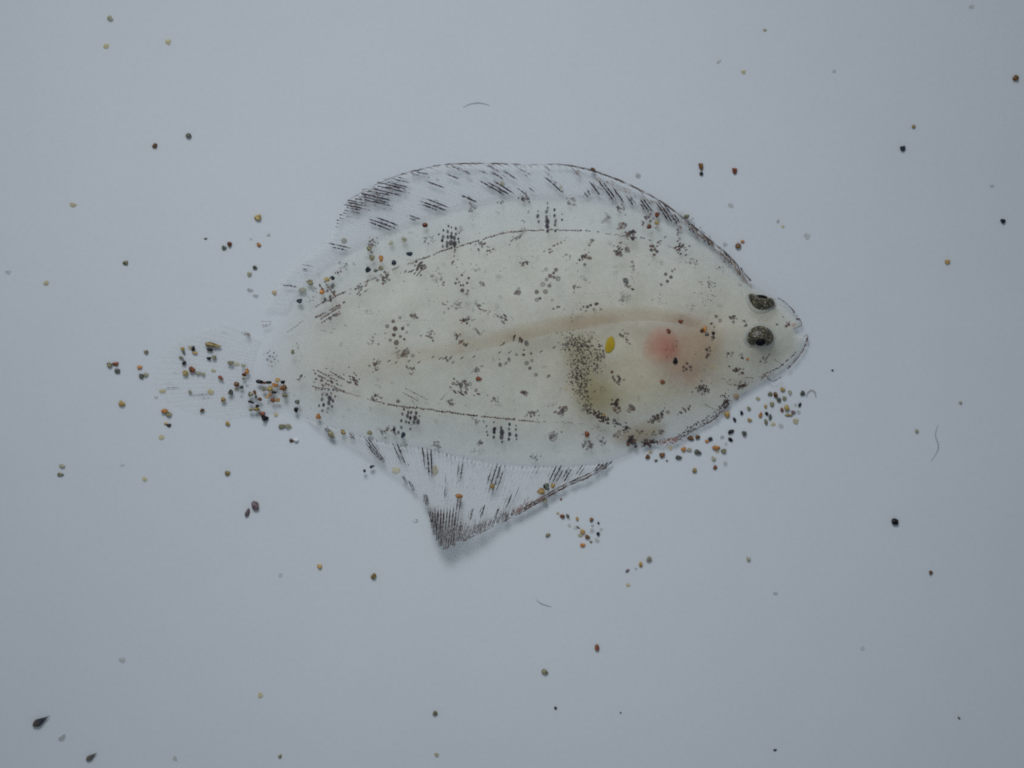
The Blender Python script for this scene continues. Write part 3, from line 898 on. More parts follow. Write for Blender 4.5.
def pupil(cx, cy, rx, ry, ang, z, h, parent, mat=None, name="pupil"):
    out = ellipse(cx, cy, rx, ry, ang, 28)
    vs, fs = [], []
    K = 5
    for k in range(K + 1):
        s = k / K
        for (x, y) in out:
            q = (x + (cx - x) * (1 - math.cos(s * math.pi / 2)), y + (cy - y) * (1 - math.cos(s * math.pi / 2)))
            vs.append(P(q[0], q[1], z - 0.1e-3 + (h + 0.1e-3) * math.sin(s * math.pi / 2)))
    for k in range(K):
        for i in range(28):
            j = (i + 1) % 28
            fs.append((k * 28 + i, k * 28 + j, (k + 1) * 28 + j, (k + 1) * 28 + i))
    child(name, mesh(name, vs, fs), mat or M_PUPIL, parent)


LOW_EYE = [(746, 339.5), (746.5, 335), (749, 331), (753, 327.8), (758, 326.2), (763, 326.6), (768, 329), (771.5, 333), (772.8, 337.5), (771.5, 342), (769, 344.5), (765, 345.5), (760, 346), (755, 345), (751.5, 345.5), (748, 343)]
UP_EYE = [(747.3, 297), (748.2, 294.2), (751.5, 293.6), (757, 295), (762, 296), (768, 297.6), (772, 298.2), (774.2, 301), (775, 305), (771, 307.5), (767.5, 310.2), (762, 311.8), (757, 311.4), (752.6, 308.6), (749.6, 304.5), (747.6, 300)]
LOW_EYE = [(759.4 + (x - 759.4) * 1.07, 336.5 + (y - 336.5) * 1.04) for x, y in LOW_EYE]
eye, zc = dome("eye", LOW_EYE, 0.34e-3, M_EYE, fish, top=(0.5, 1.5))
eye["label"] = "round speckled eye with black pupil in the middle of the cheek"
socket(LOW_EYE, eye)
pupil(760.6, 341.0, 7.0, 5.9, 5, zc + 0.22e-3, 0.12e-3, eye, M_IRIS, "iris_ring")
pupil(760.6, 341.3, 6.0, 5.0, 5, zc + 0.27e-3, 0.12e-3, eye)
eye, zc = dome("eye", UP_EYE, 0.42e-3, M_EYE, fish, base=0.0, top=(0.5, -2.0))
eye["label"] = "half-turned speckled eye at the upper edge of the head"
socket(UP_EYE, eye, 2.4)
pupil(762.0, 296.6, 5.6, 1.75, -9, zc + 0.22e-3, 0.16e-3, eye)


# ---------------------------------------------------------------- fins
def fin_table(tab, n):
    t = np.array([[*a, *b] for a, b in tab], float)
    return catmull(t, n)


def smoothstep(x, a, b):
    t = min(1, max(0, (x - a) / (b - a)))
    return t * t * (3 - 2 * t)


def build_fin(name, tab, n_rays, zfun, spots, dark_rule, mem_a, bend=0.0, ray_w=0.62, notch=1.0, label=None, branch=0.0):
    """A fin: membrane, one child for each ray, a pigmented edge. tab pairs base and margin pixels; spots are pigment patches across rays."""
    fine = fin_table(tab, 240)
    M_ = 12
    vs, fs, ts = [], [], []
    for i in range(240):
        bx, by, mx, my = fine[i]
        rag = 1.0 - 0.018 * notch * (1 + math.sin(i * 2 * math.pi * n_rays / 240)) * RNG.uniform(0.4, 1.2)
        for k in range(M_ + 1):
            s = k / M_
            q = (bx + (mx - bx) * s * rag, by + (my - by) * s * rag)
            vs.append(P(q[0], q[1], zfun(i / 239, s)))
            ts.append((0.92, 0.93, 0.89, mem_a * (1.0 - 0.45 * s) * (0.0 if i in (0, 239) else 1)))
    for i in range(239):
        for k in range(M_):
            a = i * (M_ + 1) + k
            fs.append((a, a + 1, a + M_ + 2, a + M_ + 1))
    fin = child(name, mesh(name, vs, fs, ts), M_FIN, fish)
    if label:
        fin["label"] = label
    # rays
    S = 44
    for r in range(n_rays):
        u = (r + 0.5) / n_rays + RNG.uniform(-0.12, 0.12) / n_rays
        g = u * 239
        i0 = int(g); f = g - i0
        row = fine[i0] * (1 - f) + fine[min(239, i0 + 1)] * f
        bx, by, mx, my = row
        ln = math.hypot(mx - bx, my - by)
        if ln < 5:
            continue
        dx, dy = (mx - bx) / ln, (my - by) / ln
        nx, ny = -dy, dx
        end = RNG.uniform(0.955, 1.03)
        phase, bd = RNG.uniform(0, 6), bend * ln * RNG.uniform(0.7, 1.3)
        strands = ((0.0, 0.0),) if branch <= 0 else ((0.0, 1.0), (0.0, -1.0))
        vs, fs, ts = [], [], []
        for (o0, sgn) in strands:
            b0 = len(vs)
            for k in range(S + 1):
                s = k / S
                off = bd * math.sin(math.pi * s) + sgn * branch * smoothstep(s, 0.35, 1.0)
                px, py = bx + dx * ln * s * end + nx * off, by + dy * ln * s * end + ny * off
                dark = 0.0
                for (sx, sy, la, lw, amt) in spots:
                    ex, ey = px - sx, py - sy
                    al, ac = ex * dx + ey * dy, ex * nx + ey * ny
                    w = (al / la) ** 2 + (ac / lw) ** 2
                    if w < 1.6:
                        dark = max(dark, amt * (1 - smoothstep(w, 0.55, 1.5)))
                dark = max(dark, dark_rule(u, s, px, py))
                joint = 0.62 + 0.38 * math.sin(s * ln * 1.55 + phase)
                brk = 0.5 + 0.85 * noise.noise(Vector((px / 1.9, py / 1.9, r * 0.37)))
                d = min(1, max(0, dark * (0.50 + 0.5 * joint) * (0.42 + 0.95 * brk)))
                col = lerp3((0.74, 0.74, 0.70), lerp3(DARK, (0.13, 0.08, 0.065) if py > 500 else (0.075, 0.058, 0.075), RNG.random()), min(1, d * 1.6))
                a = 0.13 + 0.85 * min(1, d * 1.15)
                w_ = ray_w * (1 - 0.40 * s) * (0.75 + 0.70 * d) * U
                zz = zfun(u, s) + 14e-6
                c = P(px, py, zz)
                nv = Vector((nx, -ny, 0))
                hv = Vector((0, 0, 1))
                for (e, h_) in ((-1, 0), (0, 0.8), (1, 0), (0, -0.8)):
                    vs.append(c + nv * (e * w_) + hv * (h_ * w_))
                    ts.append((*col, a))
            for k in range(S):
                for q in range(4):
                    q2 = (q + 1) % 4
                    a_ = b0 + k * 4
                    fs.append((a_ + q, a_ + 4 + q, a_ + 4 + q2, a_ + q2))
        child("fin_ray", mesh("fin_ray", vs, fs, ts), M_PIG, fin)
    return fin, fine


DORSAL = [((752, 289), (751, 281)), ((735, 269), (731, 258)), ((712, 247), (704, 235)), ((690, 232), (678, 214)), ((672, 223), (655, 198)), ((645, 210), (622, 181.5)),
          ((616, 202), (590, 170)), ((590, 197), (560, 164.5)), ((565, 196), (527, 164.5)), ((538, 196), (488, 163.5)), ((510, 197), (446, 164.5)), ((482, 201), (410, 172)),
          ((455, 207), (379, 183)), ((425, 217), (352, 198)), ((395, 228), (341, 212)), ((370, 240), (334, 227)), ((350, 249), (323, 244)), ((330, 262), (301, 257)),
          ((312, 277), (286, 272)), ((297, 294), (273, 292)), ((286, 312), (262, 310))]
ANAL = [((614, 461), (606, 467)), ((600, 464), (588, 477)), ((580, 465), (566, 486.5)), ((560, 466), (543, 499.5)), ((540, 466), (520, 513)), ((520, 466), (498, 524)), ((500, 464), (478, 534)),
        ((482, 461), (463, 541)), ((466, 458), (453, 546)), ((452, 455), (445, 548)), ((440, 451), (438, 545)), ((428, 448), (433, 529)), ((416, 447), (429, 512)), ((404, 445), (422, 499)),
        ((392, 443), (413, 489)), ((378, 440), (403, 481)), ((362, 436), (390, 472)), ((345, 430), (372, 460)), ((330, 426), (352, 447)), ((318, 422), (332, 436)), ((305, 417), (314, 425))]

# pigment patches across the rays: x, y, half-length along the ray, half-width across, strength
D_SPOTS = [(397, 181.5, 14, 5, .8), (387, 206, 6, 1.6, .75), (367, 209.5, 4, 1.6, .5), (356, 212, 4, 1.6, .6), (349, 216, 3.5, 1.5, .5), (435, 184.5, 9, 2, .85), (453, 176, 6, 1.6, .75),
           (467, 173, 4, 1.5, .7), (484, 173, 4, 1.5, .7), (497, 174.5, 7, 2, .8), (510, 175.5, 8, 2, .8), (434, 205, 14, 4.5, .95), (384, 224, 15, 5, .9), (415, 218, 6, 2.5, .8),
           (468, 199, 9, 2.4, .9), (493, 188, 14, 3.0, 1.0), (503, 188, 12, 3.4, .95), (341, 246.5, 11, 3, .8), (556, 185, 13, 2.6, 1.0), (596, 188, 9, 2.4, .9), (607, 191, 13, 3.4, 1.0), (618, 195, 9, 2.6, .9),
           (631, 200, 7, 2.6, .7), (646, 205, 8, 4.5, .9), (665, 211, 13, 4.5, 1.0), (675, 219, 6, 3, .9), (693, 228, 7, 4, .9), (708, 239, 9, 5, .9), (728, 258, 8, 5, .8), (740, 270, 7, 4, .7),
           (588, 193, 3, 6, .6), (548, 175, 6, 1.8, .45), (523, 191, 6, 1.8, .6), (532, 189, 4, 2, .5), (410, 172, 10, 3, .7), (307, 264, 7, 2, .45), (305, 271, 5, 2, .6), (290, 285, 7, 3, .7), (470, 182, 4, 1.4, .4), (457, 187, 4, 1.4, .5),
           (374, 195, 17, 9, 1.0), (355, 203, 11, 7, 1.0), (390, 188, 15, 6, .95), (576, 172, 8, 2, .5), (640, 192, 9, 1.8, .5)]
A_SPOTS = [(375, 450, 15, 3.5, .85), (400, 453, 13, 3.5, .8), (430, 462, 16, 3.0, 1.0), (424, 456, 11, 2.2, .85), (460, 470, 14, 2.2, .85), (495, 479, 15, 6.5, .85), (446, 493, 6, 1.8, .7), (459, 503, 9, 2.2, .85),
           (556, 474, 10, 5.5, .85), (567, 474, 8, 2.5, .8), (600, 465, 8, 3, .9), (609, 463, 7, 3, .9), (508, 500, 9, 2.0, .85), (471, 515, 7, 2.4, .8), (482, 511, 7, 2, .8), (497, 514, 6, 2.5, .8), (516, 495, 8, 2, .5),
           (412, 487, 7, 1.8, .7), (405, 480, 5, 1.8, .6), (426, 500, 6, 2.6, .8), (329, 432, 6, 3, .8), (363, 458, 5, 1.5, .4), (352, 436, 4, 2, .7), (490, 470, 5, 2, .3), (535, 470, 4, 4, .4), (580, 470, 6, 3, .5), (454, 509, 5, 1.8, .5), (445, 478, 5, 1.5, .4)]


def d_rule(u, s, px, py):
    e = smoothstep(s, 0.86, 0.97)
    return e * (0.75 if 335 < px < 405 else 0.45 if 405 <= px < 560 else 0.25 if px >= 560 else 0.05)


def a_rule(u, s, px, py):
    d = 0.0
    if 428 < px < 470 and py > 500:
        d = max(d, 0.95 * smoothstep(py, 503, 516) * (1 - smoothstep(px, 452, 468) * (1 - smoothstep(s, 0.72, 0.86))))
    if 455 < px < 540:
        d = max(d, 0.95 * smoothstep(s, 0.78, 0.92))
    if s < 0.05:
        d = max(d, 0.55 * (0.5 + noise.noise(Vector((px / 4, py / 4, 2.0)))))
    return d


def z_dorsal(u, s):
    return RIM_Z - 0.01e-3 + s * (0.10e-3 + 0.05e-3 * math.sin(u * 31))


def z_anal(u, s):
    tip = math.exp(-((u - 0.47) / 0.17) ** 2)
    return RIM_Z - 0.01e-3 + s * s * (0.12e-3 + 0.55e-3 * tip) + s * 0.03e-3 * math.sin(u * 40)


dorsal, d_fine = build_fin("dorsal_fin", DORSAL, 100, z_dorsal, D_SPOTS, d_rule, 0.17, 0.025, 0.66)
anal, a_fine = build_fin("anal_fin", ANAL, 74, z_anal, A_SPOTS, a_rule, 0.18, 0.0, 0.52, branch=0.75)

CAUDAL = [((262, 338), (226, 322)), ((258, 343), (205, 329)), ((256, 349), (188, 336)), ((254, 356), (172, 345)), ((253, 364), (160, 356)), ((253, 372), (153, 369)),
          ((254, 380), (152, 383)), ((257, 388), (160, 396)), ((263, 396), (176, 406)), ((272, 403), (198, 414)), ((282, 409), (226, 420))]


def z_caudal(u, s):
    return (RIM_Z - 0.03e-3) * (1 - min(1, s * 2.2)) + 0.07e-3 * min(1, s * 2.2) + 0.012e-3 * math.sin(u * 17) * s


C_SPOTS = [(225, 330, 7, 2.2, .45), (172, 388, 7, 2.5, .5), (200, 394, 8, 2.5, .5), (205, 398, 5, 2, .5), (175, 371, 4, 2, .3), (246, 334, 5, 3, .4), (168, 382, 4, 2, .3)]
build_fin("caudal_fin", CAUDAL, 26, z_caudal, C_SPOTS, lambda u, s, x, y: 0.0, 0.10, 0.0, 0.5)

PECT = [((664, 372), (668, 379)), ((668, 371), (675, 386)), ((672, 370), (682, 390)), ((677, 370), (685, 388)), ((681, 371), (686, 381))]


def z_pect(u, s):
    return on_fish(676, 380)[0].z + 0.03e-3 + 0.03e-3 * s


pf, _ = build_fin("pectoral_fin", PECT, 7, z_pect, [(667, 379, 3, 3, .2)], lambda u, s, x, y: 0.0, 0.05, 0.0, 0.7)


def fin_streaks(fin, fine, zf, spots, extra):
    """Loose pigment cells strung along the rays inside each patch."""
    p = Pig()
    jobs = [(x, y, la, lw, amt, int(4 + la * lw * 0.22)) for x, y, la, lw, amt in spots if amt > 0.55] + extra
    mid = (fine[:, :2] + fine[:, 2:]) / 2
    for x, y, la, lw, amt, n in jobs:
        ab = fine[:, 2:] - fine[:, :2]
        t = np.clip(((np.array([x, y]) - fine[:, :2]) * ab).sum(1) / (ab ** 2).sum(1), 0, 1)
        i = int(np.argmin(np.hypot(*(fine[:, :2] + ab * t[:, None] - np.array([x, y])).T)))
        d = ab[i] / np.linalg.norm(ab[i])
        u = i / (len(fine) - 1)
        for _ in range(n):
            e, f = RNG.gauss(0, la / 2.1), RNG.gauss(0, lw / 2.0)
            cx, cy = x + d[0] * e - d[1] * f, y + d[1] * e + d[0] * f
            h = RNG.uniform(0.8, 2.6)
            if not 0.0 < t[i] + e / np.linalg.norm(ab[i]) < 1.0 - h / np.linalg.norm(ab[i]):
                continue
            z = zf(u, float(np.clip(t[i] + e / np.linalg.norm(ab[i]), 0, 1.0))) + 22e-6
            pl = lambda px, py, z=z: (P(px, py, z), Vector((0, 0, 1)))
            c = lerp3(DARK, BROWN if RNG.random() < .5 else (0.07, 0.06, 0.09), RNG.random() * 0.8)
            p.dash(cx - d[0] * h, cy - d[1] * h, cx + d[0] * h, cy + d[1] * h, RNG.uniform(.28, .55), c, amt * RNG.uniform(.3, .85), pl, 2e-6)
    p.build("fin_pigment", fin)


fin_streaks(dorsal, d_fine, z_dorsal, D_SPOTS, [(372, 196, 16, 7, 1, 90), (392, 186, 14, 5, 1, 50), (352, 204, 8, 5, 1, 45), (420, 173, 12, 2.5, .8, 26), (455, 167, 14, 2, .8, 22), (490, 166, 14, 2, .8, 26), (520, 168, 14, 3, .7, 26), (545, 166, 10, 2, .7, 16),
                                                 (588, 193, 5, 9, .6, 16), (700, 234, 8, 5, .8, 24), (722, 252, 8, 5, .8, 24), (740, 271, 6, 4, .8, 16)])
fin_streaks(anal, a_fine, z_anal, A_SPOTS, [(440, 525, 16, 7, .9, 45), (452, 532, 10, 7, .8, 24), (480, 527, 9, 6, .8, 40), (505, 515, 9, 6, .7, 36), (525, 505, 8, 5, .7, 26), (500, 470, 30, 40, .35, 90), (450, 485, 25, 30, .3, 50)])


def fin_edge(fine, parent, zf, segs, w=0.9):
    """The pigmented outer edge of a fin, a thin cord whose colour comes and goes."""
    n = 240
    vs, fs, ts = [], [], []
    for i in range(n):
        bx, by, mx, my = fine[i]
        u = i / (n - 1)
        a, thick_ = 0.0, 0.6
        for (x0, x1, amt, th) in segs:
            if x0 <= mx <= x1:
                a, thick_ = amt, th
        a *= min(1.15, max(0.08, 0.55 + 1.1 * noise.noise(Vector((mx / 6, my / 6, 3.3)))))
        col = lerp3(DARK, (0.20, 0.12, 0.075), 0.5 + 0.5 * noise.noise(Vector((mx / 8, my / 8, 8.3))))
        j = 0.7 * noise.noise(Vector((mx / 4, my / 4, 6.1)))
        c = P(mx + j * 0.4, my + j, zf(u, 1.0) + 10e-6)
        d = P(*fine[min(n - 1, i + 1)][2:], 0) - P(*fine[max(0, i - 1)][2:], 0)
        d.normalize()
        nv = Vector((-d.y, d.x, 0))
        ww = w * thick_ * U * (0.75 + 0.4 * noise.noise(Vector((mx / 3, my / 3, 1.1))))
        for e, h_ in ((-1, 0), (0, 0.8), (1, 0), (0, -0.8)):
            vs.append(c + nv * (e * ww) + Vector((0, 0, h_ * ww))); ts.append((*col, min(1, a)))
    for i in range(n - 1):
        for q in range(4):
            q2 = (q + 1) % 4
            fs.append((i * 4 + q, i * 4 + 4 + q, i * 4 + 4 + q2, i * 4 + q2))
    child("fin_edge", mesh("fin_edge", vs, fs, ts), M_PIG, parent)


fin_edge(d_fine, dorsal, z_dorsal, [(345, 400, .35, .8), (400, 440, .75, 1.0), (446, 530, .85, 1.0), (530, 568, .5, .9), (568, 655, .85, 1.3), (655, 700, .8, 1.3), (700, 760, .85, 1.2)])
fin_edge(a_fine, anal, z_anal, [(500, 535, .65, 1.0), (535, 612, .95, 1.3), (462, 500, .5, .9)])
# second cord of the thick anal fin edge and the reddish tissue along it
shift = a_fine.copy(); shift[:, 2] += -1.6; shift[:, 3] += -2.0
fin_edge(shift, anal, z_anal, [(516, 606, .8, 1.0)])
p = Pig()
zA = lambda x, y: (P(x, y, 0.44e-3), Vector((0, 0, 1)))
for _ in range(30):
    t = RNG.random()
    p.blob(512 + 30 * t + RNG.gauss(0, 2), 513 - 14 * t + RNG.gauss(0, 1.5), RNG.uniform(1.5, 4), RNG.uniform(.8, 1.6), 27, (0.42, 0.22, 0.17), 0.28, 0.1, zA)
p.build("fin_tissue", anal)
# brownish thickening of the leading dorsal edge
p = Pig()
for _ in range(110):
    t = RNG.random()
    bx = np.interp(t, [0, .25, .5, .75, 1], [750, 728, 700, 650, 575]); by = np.interp(t, [0, .25, .5, .75, 1], [283, 257, 232, 198, 168])
    zD = lambda x, y: (P(x, y, 0.42e-3), Vector((0, 0, 1)))
    p.blob(bx + RNG.gauss(0, 1.2), by + 2.2 + RNG.gauss(0, 1.4), RNG.uniform(1.5, 4), RNG.uniform(.6, 1.3), -42 if t < .6 else -28, lerp3((0.34, 0.25, 0.17), BROWN, RNG.random() * .8), 0.40, 0.1, zD)
p.build("fin_tissue", dorsal)

# ---------------------------------------------------------------- sand grains
GRAIN_MESH = []
for g in range(9):
    rg = random.Random(100 + g)
    bm = bmesh.new()
    bmesh.ops.create_icosphere(bm, subdivisions=3, radius=1.0)
    off = Vector((rg.uniform(0, 50), rg.uniform(0, 50), rg.uniform(0, 50)))
    planes = [(Vector((rg.gauss(0, 1), rg.gauss(0, 1), rg.gauss(0, .6))).normalized(), rg.uniform(0.52, 0.85)) for _ in range(10)]
    for v in bm.verts:
        n_ = v.co.normalized()
        r = 1 + 0.30 * noise.noise(n_ * 1.1 + off) + 0.07 * noise.noise(n_ * 3.5 + off)
        for pn, pd in planes:        # worn facets
            c = n_.dot(pn)
            if c > 0 and r * c > pd:
                r = r + (pd / c - r) * 0.93
        v.co = n_ * r
    xs = [v.co.x for v in bm.verts]; ys = [v.co.y for v in bm.verts]; zs = [v.co.z for v in bm.verts]
    mnx, mxx, mny, mxy, mnz, mxz = min(xs), max(xs), min(ys), max(ys), min(zs), max(zs)
    for v in bm.verts:
        v.co = Vector(((v.co.x - mnx) / (mxx - mnx) * 2 - 1, (v.co.y - mny) / (mxy - mny) * 2 - 1, (v.co.z - mnz) / (mxz - mnz) * 2 - 1))
    me = bpy.data.meshes.new("sand_grain")
    bm.to_mesh(me); bm.free()
    me.polygons.foreach_set("use_smooth", [True] * len(me.polygons))
    me.materials.append(None)
    GRAIN_MESH.append(me)

# x, y, width, height (pixels), turn (degrees), colour code
TAIL = [(109.5, 364.8, 6, 5.5, 0, "v"), (115.5, 364, 7, 4, 5, "r"), (117.3, 370.8, 6, 5, 0, "g"), (139.8, 367, 5.5, 4, 15, "o"), (146, 352, 4.6, 4.4, -40, "v"), (141.3, 376, 5, 5, 0, "g"), (146, 375, 5, 5, 0, "t"),
        (122, 403.4, 7, 6, 0, "a"), (162.5, 391, 7, 4, 10, "y"), (156, 397.5, 4.5, 3.5, 0, "p"), (182.5, 348.7, 4, 4.5, 60, "a"), (193.5, 348.4, 4, 6, -15, "k"), (190, 347.5, 4, 4, 0, "y"), (184, 352.6, 3.6, 2.4, -20, "g"),
        (195, 352.8, 6, 2.6, 0, "a"), (181.5, 357.5, 5.5, 3, -15, "v"), (184, 362.8, 5, 4.4, 20, "k"), (192, 369.4, 7, 6.6, 0, "r"), (185.3, 373, 6, 5.5, 0, "c"), (198, 373, 6, 3.5, 0, "t"), (203, 374, 5, 4, 0, "t"), (190, 392, 4.5, 3.5, -30, "t"),
        (164.5, 410.8, 7.5, 4.4, 5, "o"), (168.5, 414.2, 7, 5, -10, "v"), (169, 425.3, 5, 3.4, 15, "k"), (165.6, 423.6, 3.4, 3, 0, "a"), (161.5, 437, 6, 5, 0, "y"), (202, 410.3, 5.4, 3.4, 15, "b"), (228, 423.5, 5.2, 4.4, -25, "a"), (223.5, 399.3, 5.4, 5.2, 0, "a"),
        (210.7, 391.5, 7, 6, 0, "y"), (291.5, 440.6, 3.6, 4.6, 70, "b"), (296, 439.8, 5.5, 4.6, 0, "w"), (282, 426, 7.5, 4.6, 20, "v"), (288, 426, 6, 5, 0, "t"), (264.8, 418.2, 8, 5.6, -10, "k"), (262, 413.4, 7, 4.2, 0, "r"),
        (296, 410, 4.6, 5.8, 0, "k"), (297.4, 402, 5.2, 5, 30, "g"), (213.3, 344.8, 17.5, 5.2, -9, "c"), (209.8, 349.6, 7.2, 3.0, -12, "k"), (209, 358.4, 5.2, 3.2, 0, "k"), (214.3, 357.5, 5, 4.6, 0, "v"), (230.8, 363, 7.2, 4.4, 10, "v"),
        (237, 363.8, 6, 4, 0, "y"), (243.5, 365.8, 5.5, 3.6, -10, "t"), (247.4, 371, 4.4, 6.2, -15, "o"), (244.4, 374.6, 5.4, 4.2, 20, "r"), (243.5, 378.6, 3.4, 2.4, 0, "v"), (221, 377.8, 6.6, 3.8, -28, "r"), (213.7, 370.4, 5, 4, 0, "y"),
        (236.6, 384.3, 5.8, 5.2, 0, "b"), (241.7, 387, 4.4, 4, -30, "g"), (230.5, 392, 5.8, 5.8, 0, "g"), (259.6, 381.7, 8, 4.2, -5, "k"), (268.6, 382.4, 6.4, 3.2, 5, "k"), (264.4, 382.8, 4.4, 2.8, 0, "r"), (277.6, 380, 5.6, 4.6, 10, "a"),
        (283, 382.2, 5, 3.8, 10, "k"), (284.4, 387.7, 5.6, 7, 0, "b"), (281.5, 388, 4, 5, 0, "o"), (269.8, 388.7, 7, 6, 0, "c"), (264, 389.2, 4.8, 4, 0, "v"), (274.9, 385, 7, 4.6, 0, "o"), (274, 392.2, 5.4, 3, -5, "k"), (250.8, 394, 5.8, 5.4, 0, "v"),
        (254.8, 392.6, 3.2, 5.4, 20, "b"), (255.9, 396.6, 3, 3.8, -20, "g"), (259.6, 399, 5, 3.8, -15, "b"), (251.3, 402, 7.4, 2.8, -15, "k"), (257.6, 405.8, 4.6, 3.4, 15, "k"), (256.2, 409, 7, 4.4, 0, "c"), (250.8, 409.5, 4.4, 3.6, 0, "v"),
        (272.8, 400.4, 4.6, 5.4, 20, "r"), (277.6, 400.2, 6, 4.2, 15, "a"), (267.6, 396.6, 4.4, 3.6, 20, "a"), (285, 395.2, 5.4, 4.4, -15, "v"), (242, 396.3, 3.6, 3.4, 0, "p"), (236, 388.9, 3.6, 4, 0, "y"), (292.8, 351.8, 4.2, 4.4, -35, "v"), (276, 414.4, 4.4, 4.6, 0, "y"),
        (265, 424, 5, 3.6, 0, "p"), (318.8, 416.5, 5.6, 6.4, -20, "o"), (291, 427, 3, 3, 0, "y"), (276, 385, 4, 3.6, 0, "y"), (270, 394, 3.4, 3, 0, "o"), (247, 386, 3.4, 3, 0, "p")]
CHIN = [(736, 396, 6, 5.6, 10, "o"), (727.3, 414.6, 6, 6.8, 20, "a"), (734.5, 419.6, 3.2, 5.6, 15, "n"), (741.5, 412.8, 3.4, 4.4, 20, "k"), (748.8, 408.4, 4.2, 4.2, 0, "t"), (749.8, 419.8, 4.8, 3.8, 0, "a"), (730.9, 431.5, 7.2, 4, 24, "k"),
        (730.5, 439.5, 5.4, 3.6, -28, "k"), (744.2, 433.5, 5.2, 5.2, 0, "g"), (758, 398.6, 5, 4, 0, "y"), (765.6, 406.6, 3.2, 4.2, 0, "a"), (760.5, 415, 3.6, 6.2, -10, "o"), (770, 393.7, 5, 4.2, -10, "v"), (775.5, 394.6, 4.6, 6, 20, "b"),
        (782.5, 389.3, 5.6, 4.4, 0, "c"), (789.8, 392.5, 4, 4.4, 0, "t"), (779, 399.8, 4.8, 4.6, -20, "g"), (784.5, 398.5, 4.4, 5, 0, "t"), (772, 404.4, 4.6, 5.2, 0, "v"), (786.9, 407.8, 6.4, 5.8, -30, "c"), (782, 409.7, 4.4, 3.8, -40, "r"),
        (766.7, 413.5, 4, 3.2, -35, "k"), (770.2, 417, 3.6, 6.4, -15, "g"), (766, 421.8, 3.8, 6, 15, "v"), (802.5, 393, 5.2, 4.8, 0, "g"), (799.9, 404.7, 3.2, 4.8, -25, "k"), (788.8, 415.2, 9, 2.6, -5, "c"), (793.3, 412, 4.6, 4.2, 20, "u"), (795.7, 421.3, 6, 6, 0, "y"),
        (781, 425.7, 5.4, 5.2, 0, "p"), (773, 424, 5, 3.8, 0, "y"), (798.6, 412, 4.6, 4.4, 0, "p"), (795.5, 405, 3, 3.6, 0, "p")]
BELLY = [(690.5, 438, 7.4, 4.4, -18, "b"), (697.6, 436.9, 5.4, 4.2, 20, "b"), (707, 441.4, 4.4, 3.2, -10, "o"), (710.3, 438.9, 4.6, 4, 30, "n"), (716, 447.6, 8.4, 4.6, 8, "o"), (723.8, 451, 5.8, 4.8, 30, "v"), (698, 452, 7.8, 5.2, -10, "g"),
         (683.8, 449.4, 5.2, 4.8, 30, "o"), (689, 449.8, 5.6, 4, 0, "t"), (670.5, 447.9, 4.6, 4.4, 0, "y"), (662.2, 454.6, 6.2, 5.4, 35, "b"), (647.6, 456.6, 5, 4.6, 0, "b"), (656, 460.5, 3.4, 2.4, 25, "g"), (678.8, 457.2, 6.8, 4.4, 5, "g"), (694.5, 470.4, 5, 5, 20, "c"),
         (715, 467.2, 4.4, 4.2, 0, "r"), (713.5, 458.8, 5.2, 4.2, -25, "t"), (725, 463.4, 4.2, 5, 30, "p"), (722, 437, 4.6, 3.8, 0, "p"), (717.5, 451.5, 4, 3, 0, "y"), (726, 444, 3, 4, 0, "p"), (667, 460.6, 2.2, 2, 0, "g"), (650, 452, 4, 3.4, 0, "y")]
FINC = [(562.2, 516.2, 5.2, 4.2, -30, "r"), (567.6, 515.8, 3.2, 4.2, 15, "g"), (557.8, 513.4, 3.2, 3, 0, "y"), (577.2, 518.8, 3, 4, 0, "a"), (591.3, 519.6, 4.6, 3.8, 25, "b"), (598.4, 523, 2.4, 2.6, 0, "k"), (582.6, 531.5, 5.4, 4.4, -20, "a"),
        (580.3, 535.2, 5.4, 3.6, 5, "y"), (587.6, 536.6, 5.2, 4.4, 0, "b"), (598.4, 534, 3.6, 4.2, 30, "n"), (582.7, 545.3, 5.4, 4, 0, "o"), (591, 541.8, 2.8, 2.4, 0, "v"), (569.4, 525.6, 3.4, 4.4, 30, "p"), (575.6, 527.4, 4.4, 4.2, 0, "p"), (597, 540, 5, 5.2, 0, "p"),
        (592.5, 525.8, 3.4, 3, 0, "p"), (578, 527.5, 4.6, 1.6, -35, "g"), (592, 530.5, 5, 4.4, 0, "p"), (561, 499, 2.4, 2.2, 0, "r"), (569, 519, 3, 2.2, 0, "p"), (601, 529, 3.4, 3.8, 0, "p")]
SNOUT_EDGE = [(680.5, 213.5, 7.4, 4.6, 25, "p"), (686.6, 216.8, 6, 5, 0, "v"), (692, 219.4, 4.4, 4.6, 0, "p"), (593, 169.6, 5.2, 4.6, 0, "b"), (545, 500.7, 5, 5, 0, "t")]
